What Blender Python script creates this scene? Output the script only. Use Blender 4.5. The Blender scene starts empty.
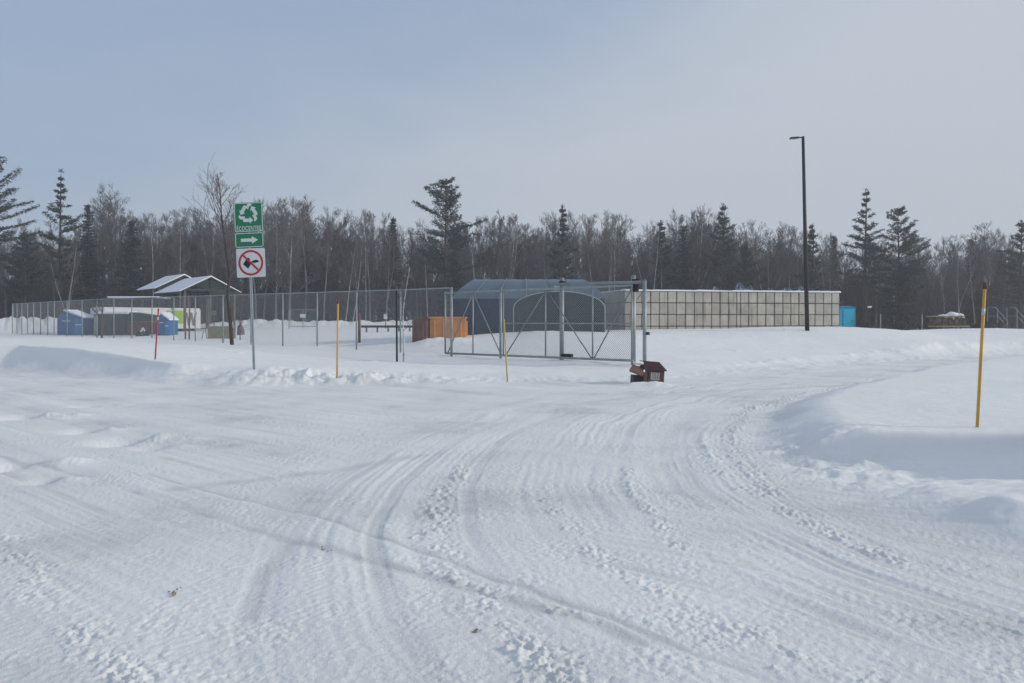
import bpy, math, random
import numpy as np
from mathutils import Vector, Matrix, noise as mnoise

S = bpy.context.scene
COL = S.collection
R = math.radians
CZ, HY, F = 1.6, 320.0, 800.0          # eye height, horizon row and focal length in pixels

def X_at(px, Y): return (px - 512.0) / F * Y
def Z_at(py, Y): return CZ - (py - HY) * Y / F

# ------------------------------------------------------------------ noise
_rs = np.random.RandomState(5)
_PT = _rs.permutation(4096).astype(np.int32); _ang = _rs.rand(4096) * 2 * math.pi
_GX = np.cos(_ang).astype(np.float32); _GY = np.sin(_ang).astype(np.float32)
def perlin(x, y, seed=0):
    x = np.asarray(x, float); y = np.asarray(y, float)
    fx0 = np.floor(x); fy0 = np.floor(y); ix = fx0.astype(np.int32) + 1000003; iy = fy0.astype(np.int32) + 1000003
    fx = (x - fx0).astype(np.float32); fy = (y - fy0).astype(np.float32)
    u = fx * fx * fx * (fx * (fx * 6 - 15) + 10); v = fy * fy * fy * (fy * (fy * 6 - 15) + 10)
    h0 = _PT[(ix + seed * 131) & 4095]; h1 = _PT[(ix + 1 + seed * 131) & 4095]
    def g(h, dx, dy):
        k = _PT[(h + iy + dy) & 4095]
        return _GX[k] * (fx - dx) + _GY[k] * (fy - dy)
    a = g(h0, 0, 0); b = g(h1, 1, 0); c = g(h0, 0, 1); d = g(h1, 1, 1)
    return ((a + u * (b - a)) * (1 - v) + (c + u * (d - c)) * v) * 1.5
def fbm(x, y, octaves=4, seed=0, gain=0.5):
    s = 0; a = 1.0; f = 1.0
    for i in range(octaves):
        s = s + a * perlin(x * f, y * f, seed + i * 17); a *= gain; f *= 2.03
    return s
def sm(a, b, x):
    t = np.clip((x - a) / (b - a), 0, 1); return t * t * (3 - 2 * t)

# ------------------------------------------------------------------ terrain
FE = [(-400, 90), (-60, 33), (-30, 25.5), (-15.7, 24.3), (-11.4, 21.8), (-8.7, 19.9), (-6.3, 19.2), (-.3, 20.0), (3.2, 20.3), (5.8, 22.3), (9.2, 25.4),
      (14.8, 30.3), (23.4, 36.4), (60, 56), (400, 220)]
IE = [(120, 78), (60, 48.5), (22, 33.6), (11.3, 23.0), (6.1, 16.7), (4.3, 13.7), (3.4, 11.2), (2.95, 9), (2.8, 7.6), (2.85, 6.5),
      (3.1, 5.5), (3.8, 4.1), (5.5, 2), (10, -3), (40, -30)]
CP = [(-6.7, 20.7, .40), (-9.2, 21.2, .48), (-12, 23.6, .68), (-16, 26.2, .76), (-22, 31, .74), (-25, 42, .68), (-12, 30, .52), (-34, 36, .7), (-3, 22, .27), (0, 22, .20), (3.5, 22, .13),
      (4, 25, .26), (0, 27, .24), (-2.5, 29.7, .28), (8, 28.5, .30), (14, 34, .42), (23, 40, .62), (6, 37, 1.02), (10, 38, 1.04),
      (14.4, 38.5, 1.11), (20, 42, 1.10), (28, 48, 1.05), (40, 58, 1.02), (2, 34.5, .98), (-1, 35, .92), (-3.5, 37, .80), (-8, 40, .55), (-14, 42, .42),
      (-11, 38, .40), (-6, 32, .30), (-18, 46, .44), (-25, 52, .42), (-41, 66, .46), (-30, 60, .48), (-20, 60, .72), (-25, 70, .8), (-10, 56, .75),
      (-60, 95, 1.2), (-30, 95, 1.2), (0, 95, 1.0), (-8, 70, 1.1), (-50, 75, .9), (-33, 66, .6), (25, 62, .5), (35, 62, .5), (52, 72, .45), (30, 95, .5),
      (60, 95, .5), (0, 60, .8), (8, 50, .8), (18, 50, .7), (-80, 60, .6), (80, 60, .8), (0, 160, 1.5), (-120, 160, 1.5), (120, 160, 1.2)]
_P = np.array([(a, b) for a, b, c in CP], float); _Z = np.array([c for a, b, c in CP])
def _kern(r2): return np.sqrt(r2 + 6.0)
_A = _kern(((_P[:, None, :] - _P[None]) ** 2).sum(-1))
_zm = _Z.mean()
_W = np.linalg.solve(_A + np.eye(len(_P)) * 0.02, _Z - _zm)
def plateau(x, y):
    o = np.full_like(x, _zm)
    for (px, py), w in zip(_P, _W):
        o += w * _kern((x - px) ** 2 + (y - py) ** 2)
    far = sm(150, 260, np.hypot(x, y))
    return np.clip(o, 0.05, 2.2) * (1 - far) + 1.3 * far
def poly_dist(x, y, pts):
    best = np.full_like(x, 1e9); sgn = np.ones_like(x); arc = np.zeros_like(x); acc = 0.0
    for (ax, ay), (bx, by) in zip(pts[:-1], pts[1:]):
        dx, dy = bx - ax, by - ay; L = math.hypot(dx, dy)
        t = np.clip(((x - ax) * dx + (y - ay) * dy) / (L * L), 0, 1)
        qx = x - (ax + t * dx); qy = y - (ay + t * dy)
        d = np.hypot(qx, qy); side = dx * qy - dy * qx
        m = d < best
        best = np.where(m, d, best); sgn = np.where(m, np.sign(side), sgn); arc = np.where(m, acc + t * L, arc)
        acc += L
    return best * np.where(sgn == 0, 1, sgn), arc
def seg_mask(x, y, pts, w):
    d, a = poly_dist(x, y, pts)
    return np.exp(-(d / w) ** 2)
def pxw(px, py, z=0.0):
    Y = (CZ - z) * F / (py - HY); return (X_at(px, Y), Y)

def height(x, y, fine=True):
    """returns z and a 'wear' value (0 fresh snow, 1 hard-packed icy snow) and dirt"""
    x = np.asarray(x, float); y = np.asarray(y, float)
    fe = np.interp(x, [p[0] for p in FE], [p[1] for p in FE])
    slope = np.interp(x, [-60, -13, -6, 3, 6, 20, 60], [.97, .93, .99, .97, .8, .78, .86])
    warp = fbm(x * .5, y * .5, 2, 5) * .30; warp = warp * (1 - .65 * sm(-7, -9, x))
    df = (y - fe) * slope + warp                                    # distance beyond the far kerb of the road
    d, arc = poly_dist(x, y, IE)                                    # > 0 inside the snow island
    d = d + fbm(x * .6, y * .6, 2, 9) * .18 * sm(8, 16, y)
    d0 = d
    dd = -d0
    bankw = np.interp(x, [-16, -9, -7, -3, 0, 6], [1.15, 1.15, 1.7, 2.2, 3.0, 2.5])
    sl_ = np.clip(df / bankw, 0, 1); t = sm(0, 1, sl_); kl = sm(-6.5, -8.5, x); t = t * (1 - kl) + kl * (sl_ ** 1.7 * (1 - sm(.86, 1, sl_)) + sm(.86, 1, sl_))
    z = t * plateau(x, y)
    # soft wind drifts
    z = z + t * (fbm(x * .16, y * .3, 3, 21) * .05 + fbm(x * .7, y * 1.3, 3, 23) * .014)
    # rough windrow along the far kerb
    lump = fbm(x * 2.6, y * 2.6, 4, 31)
    wr = np.exp(-((df - .75) / .55) ** 2)
    amp = np.interp(x, [-30, -9, -7.5, -6, -3.5, -2.0, 2.0, 5, 7, 30], [.015, .015, .035, .065, .08, .045, .03, .03, .03, .03])
    z = z + wr * amp * (.45 + .9 * lump)
    for (hx, hy, hh, hr) in [(-3.75, 20.0, .17, .5), (-3.2, 20.15, .07, .5), (-4.9, 20.2, .14, .55), (-5.9, 20.4, .09, .6), (3.5, 19.45, .09, .42), (2.95, 19.5, .05, .3)]:
        z = z + hh * np.exp(-(((x - hx) / hr) ** 2 + ((y - hy) / (hr * .8)) ** 2)) * (1 + .5 * lump)
    wr2 = np.exp(-((df - 1.9) / .35) ** 2) * sm(5, 9, x)
    z = z + wr2 * .05 * np.clip(.3 + 1.2 * fbm(x * 1.4, y * 1.4, 3, 37), 0, 2)
    # mound in front of the tarpaulin shelter, heaps in the yard
    for (hx, hy, rx, ry, hh) in [(1.6, 34.6, 1.1, 1.2, .16), (-4.5, 37.0, .9, 1.0, .10), (-3.2, 33.7, 1.1, .7, .24), (-2.2, 33.6, .5, .5, .12), (3.2, 34.8, .7, .8, .06),
                                 (-45, 72, 6, 3, 1.0), (-38, 74, 4, 3, 1.0), (-18, 74, 9, 2.0, .5), (-9, 78, 5, 2, .6), (-25, 78, 6, 2, .7)]:
        z = z + hh * np.exp(-(((x - hx) / rx) ** 2 + ((y - hy) / ry) ** 2)) * (1 + .35 * fbm(x * .9, y * .9, 3, 41))
    # ---------------- snow island on the inside of the bend
    ti = sm(0, 1, d0 / 1.1)
    top = .30 + .02 * fbm(x * .5, y * .5, 2, 51)
    lowy = 9.22 + .05 * np.sin(x * 1.3)
    front = sm(0, .26, y - lowy)                                       # plough-cut scarp, high side beyond it
    hollow = .02 + .20 * sm(8.3, 6.2, y) * sm(0, 2.2, d0) + .02 * fbm(x * .9 + y * .6, (y - .5 * x) * 2.2, 3, 53)
    isl = front * top + (1 - front) * hollow
    isl = isl + sm(12, 30, y) * .05
    edge = .12 * np.exp(-((d0 - .85) / .40) ** 2) * sm(7.6, 6.0, y)        # near rim
    z = z + ti * isl * (1 - t) + edge * (1 + .3 * fbm(x * 1.5, y * 1.5, 3, 57)) * (1 - t)
    # drifted sastrugi at the island's nose
    nose = np.exp(-(((x - 3.7) / .75) ** 2 + ((y - 8.9) / 1.5) ** 2))
    sast = fbm(x * 2.0, y * 3.6, 4, 61) + .45 * np.abs(perlin(x * 1.6 + 3, y * 3.1, 62))
    z = z + nose * .075 * sast
    # unseen pile-shaped mound added outside the picture to cast shade into the hollow
    z = z + 1.7 * (.5 + .5 * np.clip((y - 7.0) / 2, 0, 1)) * np.exp(-(np.abs((x - 7.75) / 1.35) ** 3 + np.abs((y - 8.2) / 1.12) ** 10)) * (1 + .12 * lump)
    # ---------------- packed road
    road = (1 - t) * (1 - ti)
    q = x * .66 + y * .75; p = x * .75 - y * .66
    q = q + .16 * perlin(p * .22, q * .3, 71)
    W1 = sm(6.6, 4.2, dd) * sm(0.0, .35, dd)
    W1 = W1 * sm(-.5, .1, fbm(x * .35, y * .35, 2, 77) + .30)
    W2 = 1 - .8 * W1
    dw = dd + .05 * perlin(arc * .25, dd * .5, 79)
    arcm = .55 + .45 * perlin(arc * .45, dd * .9, 81) * 2
    r1 = perlin(dw * 2.0, arc * .10, 83) * .011 + perlin(dw * 6.0, arc * .20, 85) * .008 * arcm + perlin(dw * 14 + .5 * perlin(arc * .8, dw, 88), arc * .35, 86) * .0055 * (.3 + sm(-.3, .4, perlin(dw * 1.1, arc * .3, 92)))
    r2 = perlin(q * 1.3, p * .06, 87) * .018 + perlin(q * 4.8, p * .13, 89) * .007 + perlin(q * 12 + .5 * perlin(p * .7, q, 94), p * .28, 90) * .0050 * (.3 + sm(-.3, .4, perlin(q * .9, p * .25, 96)))
    z = z + road * (W1 * r1 + W2 * r2) * sm(2.0, 3.0, 12 - 0 * x)
    far_r = sm(9, 15, y)
    z = z + road * far_r * perlin(x * .3, y * 2.4, 91) * .022
    wear = road * np.clip(.42 - 12 * (W1 * r1 + W2 * r2) + .35 * fbm(x * .5, y * .5, 3, 93), 0, 1)
    crumb_m = np.ones_like(x); FB0 = fbm(x * 19, y * 19, 2, 151)
    # smooth tyre track running down the main road
    for pts, w in [([pxw(-60, 440), pxw(100, 480), pxw(295, 541), pxw(400, 568), pxw(560, 612), pxw(640, 640)], .085),
                   ([pxw(130, 470), pxw(235, 498), pxw(330, 520), pxw(560, 600), pxw(800, 690)], .05)]:
        m = seg_mask(x + .03 * perlin(x * 3, y * 3, 107), y + .05 * perlin(x * 2.2, y * 2.2, 109), pts, w) * sm(-.8, -.1, fbm(x * .9, y * .9, 2, 110)); z = z - m * .009 * road; wear = np.maximum(wear, m * .82 * road); crumb_m = crumb_m * (1 - .85 * m)
    for pts, w in [([pxw(290, 540), pxw(262, 575), pxw(250, 615)], .12), ([pxw(420, 455), pxw(330, 470), pxw(180, 488)], .22),
                   ([pxw(560, 405), pxw(680, 392), pxw(860, 385)], .30)]:
        m = seg_mask(x, y, pts, w); z = z - m * .012 * road; wear = np.maximum(wear, m * .7 * road); crumb_m = crumb_m * (1 - .5 * m)
    # crisp flat-bottomed tyre tracks with small lugs inside, along the bend and along the main road
    for fam, co_, al, ks, wgt in ((0, dw, arc, (.75, 1.05, 1.75, 2.15, 2.9, 3.25, 3.9, 4.4, 5.2), W1), (1, q, p, (1.2, 1.75, 2.35, 2.8, 4.25, 4.75, 5.6, 6.3, 7.4, 8.3), W2)):
        for n_k, dk in enumerate(ks):
            c_ = (co_ - dk - .12 * perlin(al * .16, al * 0 + n_k * 7.3, 141 + fam)) / .065
            mk = np.exp(-c_ ** 6) * sm(-.12, .12, perlin(al * .22, al * 0 + n_k * 3.7, 143 + fam)) * wgt * road
            berm = np.exp(-((np.abs(c_) - 1.35) / .3) ** 2) * sm(-.12, .12, perlin(al * .22, al * 0 + n_k * 3.7, 143 + fam)) * wgt * road
            lug = np.sign(np.sin(al * 95 + np.abs(c_) * 2.4)) * .5
            z = z - mk * (.0028 + .0016 * lug * sm(14, 8, y)) + berm * .0026 * (1 + .8 * FB0)
            wear = np.maximum(wear, .62 * mk); crumb_m = crumb_m * (1 - .75 * mk)
    # crumbly ridges left between tracks
    gate_ = sm(-.25, .35, fbm(x * 2.6, y * 2.6, 2, 103)); rough = np.zeros_like(x); FB = fbm(x * 17, y * 17, 3, 101)
    for pts, w, a in [([pxw(470, 465), pxw(440, 500), pxw(436, 540), pxw(455, 575)], .10, .050),
                      ([pxw(478, 600), pxw(520, 640), pxw(590, 700)], .12, .050),
                      ([pxw(460, 580), pxw(540, 603), pxw(600, 622)], .05, .028),
                      ([pxw(628, 470), pxw(640, 500), pxw(680, 545)], .08, .030),
                      ([pxw(700, 440), pxw(730, 480), pxw(800, 520), pxw(900, 560)], .10, .035),
                      ([pxw(752, 405), pxw(733, 430), pxw(742, 460), pxw(780, 495)], .12, .04),
                      ([pxw(900, 376), pxw(800, 396), pxw(752, 410)], .25, .05),
                      ([pxw(0, 540), pxw(60, 600), pxw(130, 683)], .10, .02),
                      ([pxw(640, 600), pxw(760, 640), pxw(860, 690)], .09, .02),
                      ([pxw(545, 500), pxw(600, 560), pxw(720, 620)], .07, .02)]:
        m = seg_mask(x + .08 * FB, y + .1 * perlin(x * 4, y * 4, 105), pts, w * 1.15) * (.25 + .75 * gate_); rough = np.maximum(rough, m)
        z = z + m * a * .50 * (.35 + 1.0 * FB)
    # trampled hollows with a thrown-up lump beside each one
    for (fx, fy, r, dep) in [(118, 441, .30, .14), (80, 431, .20, .08), (18, 417, .28, .12), (85, 406, .22, .08), (6, 466, .24, .10),
                             (40, 481, .14, .05), (150, 448, .18, .04)]:
        wx, wy = pxw(fx, fy)
        z = z - dep * np.exp(-(((x - wx) / r) ** 2 + ((y - wy) / (r * 1.1)) ** 2))
        z = z + dep * .62 * np.exp(-np.abs((x - wx - r * 2.1) / (r * 1.25)) ** 3 - ((y - wy - .1) / (r * .9)) ** 2) * (1 + .7 * lump)
    if fine:
        near = sm(22, 9, y)
        c = fbm(x * 21, y * 21, 3, 111)
        m2 = sm(-.25, .5, fbm(x * 1.1, y * 1.1, 3, 113))
        # tread blocks: little bars across the tracks
        z = z + road * near * crumb_m * (.0026 + .0046 * m2 ** 2 + .011 * rough) * c
        tr1 = np.sin(arc * 75 + 6 * perlin(dw * 7, arc * 1.4, 115)) * sm(.22, .42, perlin(dw * 5, arc * .15, 117))
        tr2 = np.sin(p * 71 + 6 * perlin(q * 7, p * 1.4, 119)) * sm(.22, .42, perlin(q * 4.6, p * .15, 121))
        z = z + road * near * crumb_m * .0016 * (W1 * tr1 + W2 * tr2)
        z = z + road * near * .004 * np.clip(fbm(x * 8.5, y * 8.5, 3, 123), -.2, 1.2) * crumb_m * sm(0, .5, fbm(x * .8, y * .8, 2, 125) + .15)
        z = z + (1 - road) * sm(26, 14, y) * .006 * fbm(x * 3, y * 6, 3, 127)
    # footprints and chunks out on the field
    z = z + t * .05 * np.clip(fbm(x * 1.7, y * 1.7, 2, 131) - .55, 0, 1)
    z = z + (1 - road) * 0
    return z, np.clip(wear, 0, 1), rough * road
def H(x, y):
    z = height(np.array([float(x)]), np.array([float(y)]), False)[0]
    return float(z[0])

# ------------------------------------------------------------------ materials
def new_mat(name):
    m = bpy.data.materials.new(name); m.use_nodes = True
    nt = m.node_tree; return m, nt, nt.nodes['Principled BSDF']
def mat(name, col, rough=.7, metal=0.0, var=.12, scale=6.0, bump=0.0, spec=.3, dirt=None):
    m, nt, b = new_mat(name)
    b.inputs['Roughness'].default_value = rough; b.inputs['Metallic'].default_value = metal
    b.inputs['Specular IOR Level'].default_value = spec
    tc = nt.nodes.new('ShaderNodeTexCoord'); n = nt.nodes.new('ShaderNodeTexNoise')
    n.inputs['Scale'].default_value = scale; n.inputs['Detail'].default_value = 6
    nt.links.new(tc.outputs['Object'], n.inputs['Vector'])
    r = nt.nodes.new('ShaderNodeValToRGB')
    c0 = [c * (1 - var) for c in col] if dirt is None else list(dirt)
    c1 = [min(1, c * (1 + var)) for c in col]
    r.color_ramp.elements[0].position = .3; r.color_ramp.elements[1].position = .7 if dirt is None else .5
    r.color_ramp.elements[0].color = (*c0, 1); r.color_ramp.elements[1].color = (*c1, 1)
    nt.links.new(n.outputs['Fac'], r.inputs['Fac']); nt.links.new(r.outputs['Color'], b.inputs['Base Color'])
    if bump:
        bp = nt.nodes.new('ShaderNodeBump'); bp.inputs['Strength'].default_value = bump; bp.inputs['Distance'].default_value = .02
        n2 = nt.nodes.new('ShaderNodeTexNoise'); n2.inputs['Scale'].default_value = scale * 6; n2.inputs['Detail'].default_value = 4
        nt.links.new(tc.outputs['Object'], n2.inputs['Vector'])
        nt.links.new(n2.outputs['Fac'], bp.inputs['Height']); nt.links.new(bp.outputs['Normal'], b.inputs['Normal'])
    return m
M = {}
M['galv'] = mat('galvanised_steel', (.30, .335, .345), .5, .4, .12, 5)
M['galv_dull'] = mat('weathered_galvanised_steel', (.24, .27, .285), .55, .3, .2, 4)
M['wire'] = mat('chain_link_wire', (.36, .39, .40), .55, .3, .05, 2)
M['black'] = mat('black_paint_and_shade', (.016, .017, .02), .5, 0, .2, 5)
M['rubber'] = mat('dark_rubber', (.02, .02, .022), .8)
M['pole'] = mat('black_lamp_pole_paint', (.018, .02, .026), .45, .1, .15, 3)
M['galv_light'] = mat('bright_galvanised_steel', (.55, .57, .57), .5, .25, .08, 5)
M['bundle'] = mat('weathered_bundles', (.085, .078, .062), .85, 0, .6, 5, .4)
M['green'] = mat('sign_green', (.012, .20, .095), .45, 0, .05, 3)
M['white'] = mat('sign_white', (.72, .74, .73), .45, 0, .03, 3)
M['red'] = mat('sign_red', (.50, .025, .03), .45, 0, .05, 3)
M['yellow'] = mat('yellow_stake_plastic', (.66, .36, .06), .5, 0, .10, 9)
M['yellow_old'] = mat('faded_yellow_stake_plastic', (.52, .40, .10), .6, 0, .15, 9)
M['stakered'] = mat('red_stake_plastic', (.42, .04, .06), .5, 0, .10, 9)
M['snow'] = mat('fresh_snow', (.80, .82, .86), .75, 0, .03, 2, .3)
M['concrete'] = mat('weathered_concrete', (.475, .45, .395), .9, 0, .16, 2.5, .5)
M['mortar'] = mat('dark_block_joint', (.13, .115, .09), .95)
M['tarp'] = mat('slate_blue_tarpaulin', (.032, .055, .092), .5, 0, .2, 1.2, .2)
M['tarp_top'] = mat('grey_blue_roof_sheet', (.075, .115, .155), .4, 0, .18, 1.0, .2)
M['interior_grey'] = mat('dark_grey_interior_shade', (.026, .036, .043), .8, 0, .2, 1.5)
M['hoop'] = mat('pale_hoop_tube', (.36, .38, .35), .5)
M['orange'] = mat('orange_container_paint', (.62, .26, .08), .6, 0, .2, 1.6, .2)
M['rust'] = mat('rusty_brown_steel', (.15, .06, .045), .8, 0, .3, 3, .3)
M['cyan'] = mat('turquoise_plastic', (.02, .50, .68), .45, 0, .08, 2)
M['blue'] = mat('blue_bin_paint', (.012, .125, .33), .5, 0, .12, 2)
M['teal'] = mat('lighter_blue_bin_paint', (.03, .22, .42), .5, 0, .12, 2)
M['dkgreen'] = mat('dark_green_container_paint', (.022, .042, .038), .6, 0, .25, 2)
M['brownwood'] = mat('brown_wood', (.14, .075, .055), .8, 0, .3, 6, .3)
M['greypost'] = mat('grey_wood_post', (.13, .11, .10), .85, 0, .3, 6, .3)
M['lime'] = mat('lime_green_panel', (.28, .46, .05), .5, 0, .08, 2)
M['trailer'] = mat('white_trailer_paint', (.66, .67, .68), .5, 0, .08, 1)
M['greygraph'] = mat('grey_brown_graphic', (.16, .15, .14), .6)
M['roofgreen'] = mat('green_truss_paint', (.018, .045, .042), .5)
M['dkbark'] = mat('dark_bark', (.06, .048, .044), .9, 0, .3, 8, .4)
M['nearbark'] = mat('grey_twig_bark', (.13, .115, .11), .9, 0, .2, 4)
M['bark'] = mat('grey_brown_bark', (.175, .168, .175), .9, 0, .3, 5)
M['trunkgrey'] = mat('pale_grey_trunk_bark', (.25, .24, .235), .9, 0, .3, 5)
M['bark2'] = mat('dark_grey_brown_bark', (.092, .090, .097), .9, 0, .3, 5)
M['twig'] = mat('reddish_grey_twigs', (.135, .128, .138), .9, 0, .2, 3)
M['birch'] = mat('pale_birch_bark', (.42, .41, .39), .8, 0, .3, 6, dirt=(.14, .13, .12))
M['needle'] = mat('dark_pine_needles', (.032, .050, .045), .8, 0, .45, .9)
M['needle2'] = mat('blackish_spruce_needles', (.026, .038, .037), .8, 0, .4, .9)
M['crate'] = mat('beige_weathered_boards', (.30, .28, .20), .85, 0, .15, 4, .3)
M['dkred'] = mat('dark_maroon_shingles', (.045, .022, .03), .8, 0, .3, 20, .5)
M['redpaint'] = mat('faded_red_clapboard', (.12, .04, .042), .7, 0, .2, 10)
M['pinkpaint'] = mat('pale_pink_board', (.46, .36, .38), .7, 0, .15, 10)
M['brownroof'] = mat('brown_plywood', (.13, .075, .055), .8, 0, .25, 12, .3)
M['palewin'] = mat('dusty_window_pane', (.30, .34, .31), .25, 0, .15, 10)
M['junk'] = mat('dark_scrap', (.022, .023, .022), .8, 0, .5, 5, .4)
M['palletyellow'] = mat('yellowed_timber', (.28, .24, .12), .8, 0, .2, 6)
M['greyheap'] = mat('blue_grey_snow_dusted_scrap', (.25, .29, .34), .85, 0, .4, 3, .5)
M['leaf'] = mat('dead_leaf_brown', (.26, .21, .16), .9)

# ------------------------------------------------------------------ mesh builder
class MB:
    def __init__(s): s.v = []; s.f = []
    def box(s, c, d, mtx=None):
        x, y, z = c; a, b, h = d[0] / 2, d[1] / 2, d[2] / 2
        P = [Vector((x + i * a, y + j * b, z + k * h)) for k in (-1, 1) for j in (-1, 1) for i in (-1, 1)]
        if mtx is not None: P = [mtx @ p for p in P]
        n = len(s.v); s.v += [tuple(p) for p in P]
        s.f += [(n, n + 2, n + 3, n + 1), (n + 4, n + 5, n + 7, n + 6), (n, n + 1, n + 5, n + 4), (n + 2, n + 6, n + 7, n + 3),
                (n, n + 4, n + 6, n + 2), (n + 1, n + 3, n + 7, n + 5)]
        return s
    def bev(s, c, d, b=.02, mtx=None):
        """box whose 12 edges are chamfered"""
        x, y, z = c; h = [d[0] / 2, d[1] / 2, d[2] / 2]; idx = {}
        n0 = len(s.v); P = []
        for sx in (-1, 1):
            for sy in (-1, 1):
                for sz in (-1, 1):
                    for ax in range(3):
                        p = [sx * (h[0] - (b if ax != 0 else 0)), sy * (h[1] - (b if ax != 1 else 0)), sz * (h[2] - (b if ax != 2 else 0))]
                        idx[(sx, sy, sz, ax)] = n0 + len(P); P.append(Vector((x + p[0], y + p[1], z + p[2])))
        if mtx is not None: P = [mtx @ p for p in P]
        s.v += [tuple(p) for p in P]
        for sx in (-1, 1):
            q = [idx[(sx, a, c2, 0)] for a, c2 in ((-1, -1), (1, -1), (1, 1), (-1, 1))]; s.f.append(tuple(q if sx > 0 else q[::-1]))
            q = [idx[(a, sx, c2, 1)] for a, c2 in ((-1, -1), (-1, 1), (1, 1), (1, -1))]; s.f.append(tuple(q if sx > 0 else q[::-1]))
            q = [idx[(a, c2, sx, 2)] for a, c2 in ((-1, -1), (1, -1), (1, 1), (-1, 1))]; s.f.append(tuple(q if sx > 0 else q[::-1]))
        for a in (-1, 1):
            for c2 in (-1, 1):
                s.f.append((idx[(-1, a, c2, 1)], idx[(1, a, c2, 1)], idx[(1, a, c2, 2)], idx[(-1, a, c2, 2)]))
                s.f.append((idx[(a, -1, c2, 0)], idx[(a, 1, c2, 0)], idx[(a, 1, c2, 2)], idx[(a, -1, c2, 2)]))
                s.f.append((idx[(a, c2, -1, 0)], idx[(a, c2, 1, 0)], idx[(a, c2, 1, 1)], idx[(a, c2, -1, 1)]))
                for e in (-1, 1): s.f.append((idx[(a, c2, e, 0)], idx[(a, c2, e, 1)], idx[(a, c2, e, 2)]))
        return s
    def tube(s, pts, rad, sides=6, cap=True):
        pts = [Vector(p) for p in pts]; n = len(pts)
        if not hasattr(rad, '__len__'): rad = [rad] * n
        base = len(s.v); u = None
        for i, p in enumerate(pts):
            t = (pts[min(i + 1, n - 1)] - pts[max(i - 1, 0)]).normalized()
            if u is None:
                u = t.orthogonal().normalized()
            else:
                u = (u - t * u.dot(t)); u = u.normalized() if u.length > 1e-6 else t.orthogonal().normalized()
            w = t.cross(u)
            for k in range(sides):
                a = 2 * math.pi * k / sides
                s.v.append(tuple(p + (u * math.cos(a) + w * math.sin(a)) * rad[i]))
        for i in range(n - 1):
            for k in range(sides):
                a = base + i * sides + k; b = base + i * sides + (k + 1) % sides
                s.f.append((a, b, b + sides, a + sides))
        if cap:
            s.f.append(tuple(range(base, base + sides))[::-1]); s.f.append(tuple(range(base + (n - 1) * sides, base + n * sides)))
        return s
    def prism(s, poly, y0, y1, mtx=None):
        """polygon in x,z swept from y0 to y1"""
        n = len(poly); b = len(s.v)
        P = [Vector((x, y0, z)) for x, z in poly] + [Vector((x, y1, z)) for x, z in poly]
        if mtx is not None: P = [mtx @ p for p in P]
        s.v += [tuple(p) for p in P]
        s.f.append(tuple(range(b, b + n))); s.f.append(tuple(range(b + n, b + 2 * n))[::-1])
        for i in range(n):
            j = (i + 1) % n; s.f.append((b + i, b + n + i, b + n + j, b + j))
        return s
    def build(s, name, m, parent=None, smooth=False, loc=None):
        me = bpy.data.meshes.new(name); me.from_pydata(s.v, [], s.f); me.materials.append(m)
        if smooth:
            me.polygons.foreach_set('use_smooth', [True] * len(me.polygons))
        me.update()
        o = bpy.data.objects.new(name, me); COL.objects.link(o)
        if parent is not None: o.parent = parent
        if loc is not None: o.location = loc
        return o
def tag(o, label=None, cat=None, group=None, kind=None):
    if label: o['label'] = label
    if cat: o['category'] = cat
    if group: o['group'] = group
    if kind: o['kind'] = kind
    return o
def thing(name, label, cat, loc=(0, 0, 0), rz=0, group=None):
    o = bpy.data.objects.new(name, None); COL.objects.link(o); o.location = loc; o.rotation_euler = (0, 0, rz)
    o.empty_display_size = .2
    return tag(o, label, cat, group)
def copy_tree(o, parent=None):
    c = o.copy(); COL.objects.link(c)
    if parent is not None: c.parent = parent
    for ch in list(o.children): copy_tree(ch, c)
    return c
def jitter(mb, amp, seed=0, sc=3.0):
    out = []
    for v in mb.v:
        n = mnoise.noise_vector(Vector(v) * sc + Vector((seed, 0, 0)))
        out.append((v[0] + n.x * amp, v[1] + n.y * amp, v[2] + n.z * amp))
    mb.v = out; return mb
def heap(rx, ry, h, seed, n=22, m=9, rough=.25, sharp=1.0):
    """rounded or jagged heap as a closed-top dome mesh"""
    b = MB(); rng = random.Random(seed)
    for j in range(m + 1):
        t = j / m
        for i in range(n):
            a = 2 * math.pi * i / n; r = math.cos(t * math.pi / 2) ** .9
            k = 1 + rough * mnoise.noise(Vector((math.cos(a) * 2 + seed, math.sin(a) * 2, t * 2.5)))
            z = h * math.sin(t * math.pi / 2) ** sharp * (1 + rough * mnoise.noise(Vector((math.cos(a) * 3, math.sin(a) * 3 + seed, t * 3)))) - (.25 if j == 0 else 0)
            b.v.append((rx * r * k * math.cos(a), ry * r * k * math.sin(a), z))
    for j in range(m):
        for i in range(n):
            a = j * n + i; c = j * n + (i + 1) % n; b.f.append((a, c, c + n, a + n))
    return b

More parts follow.
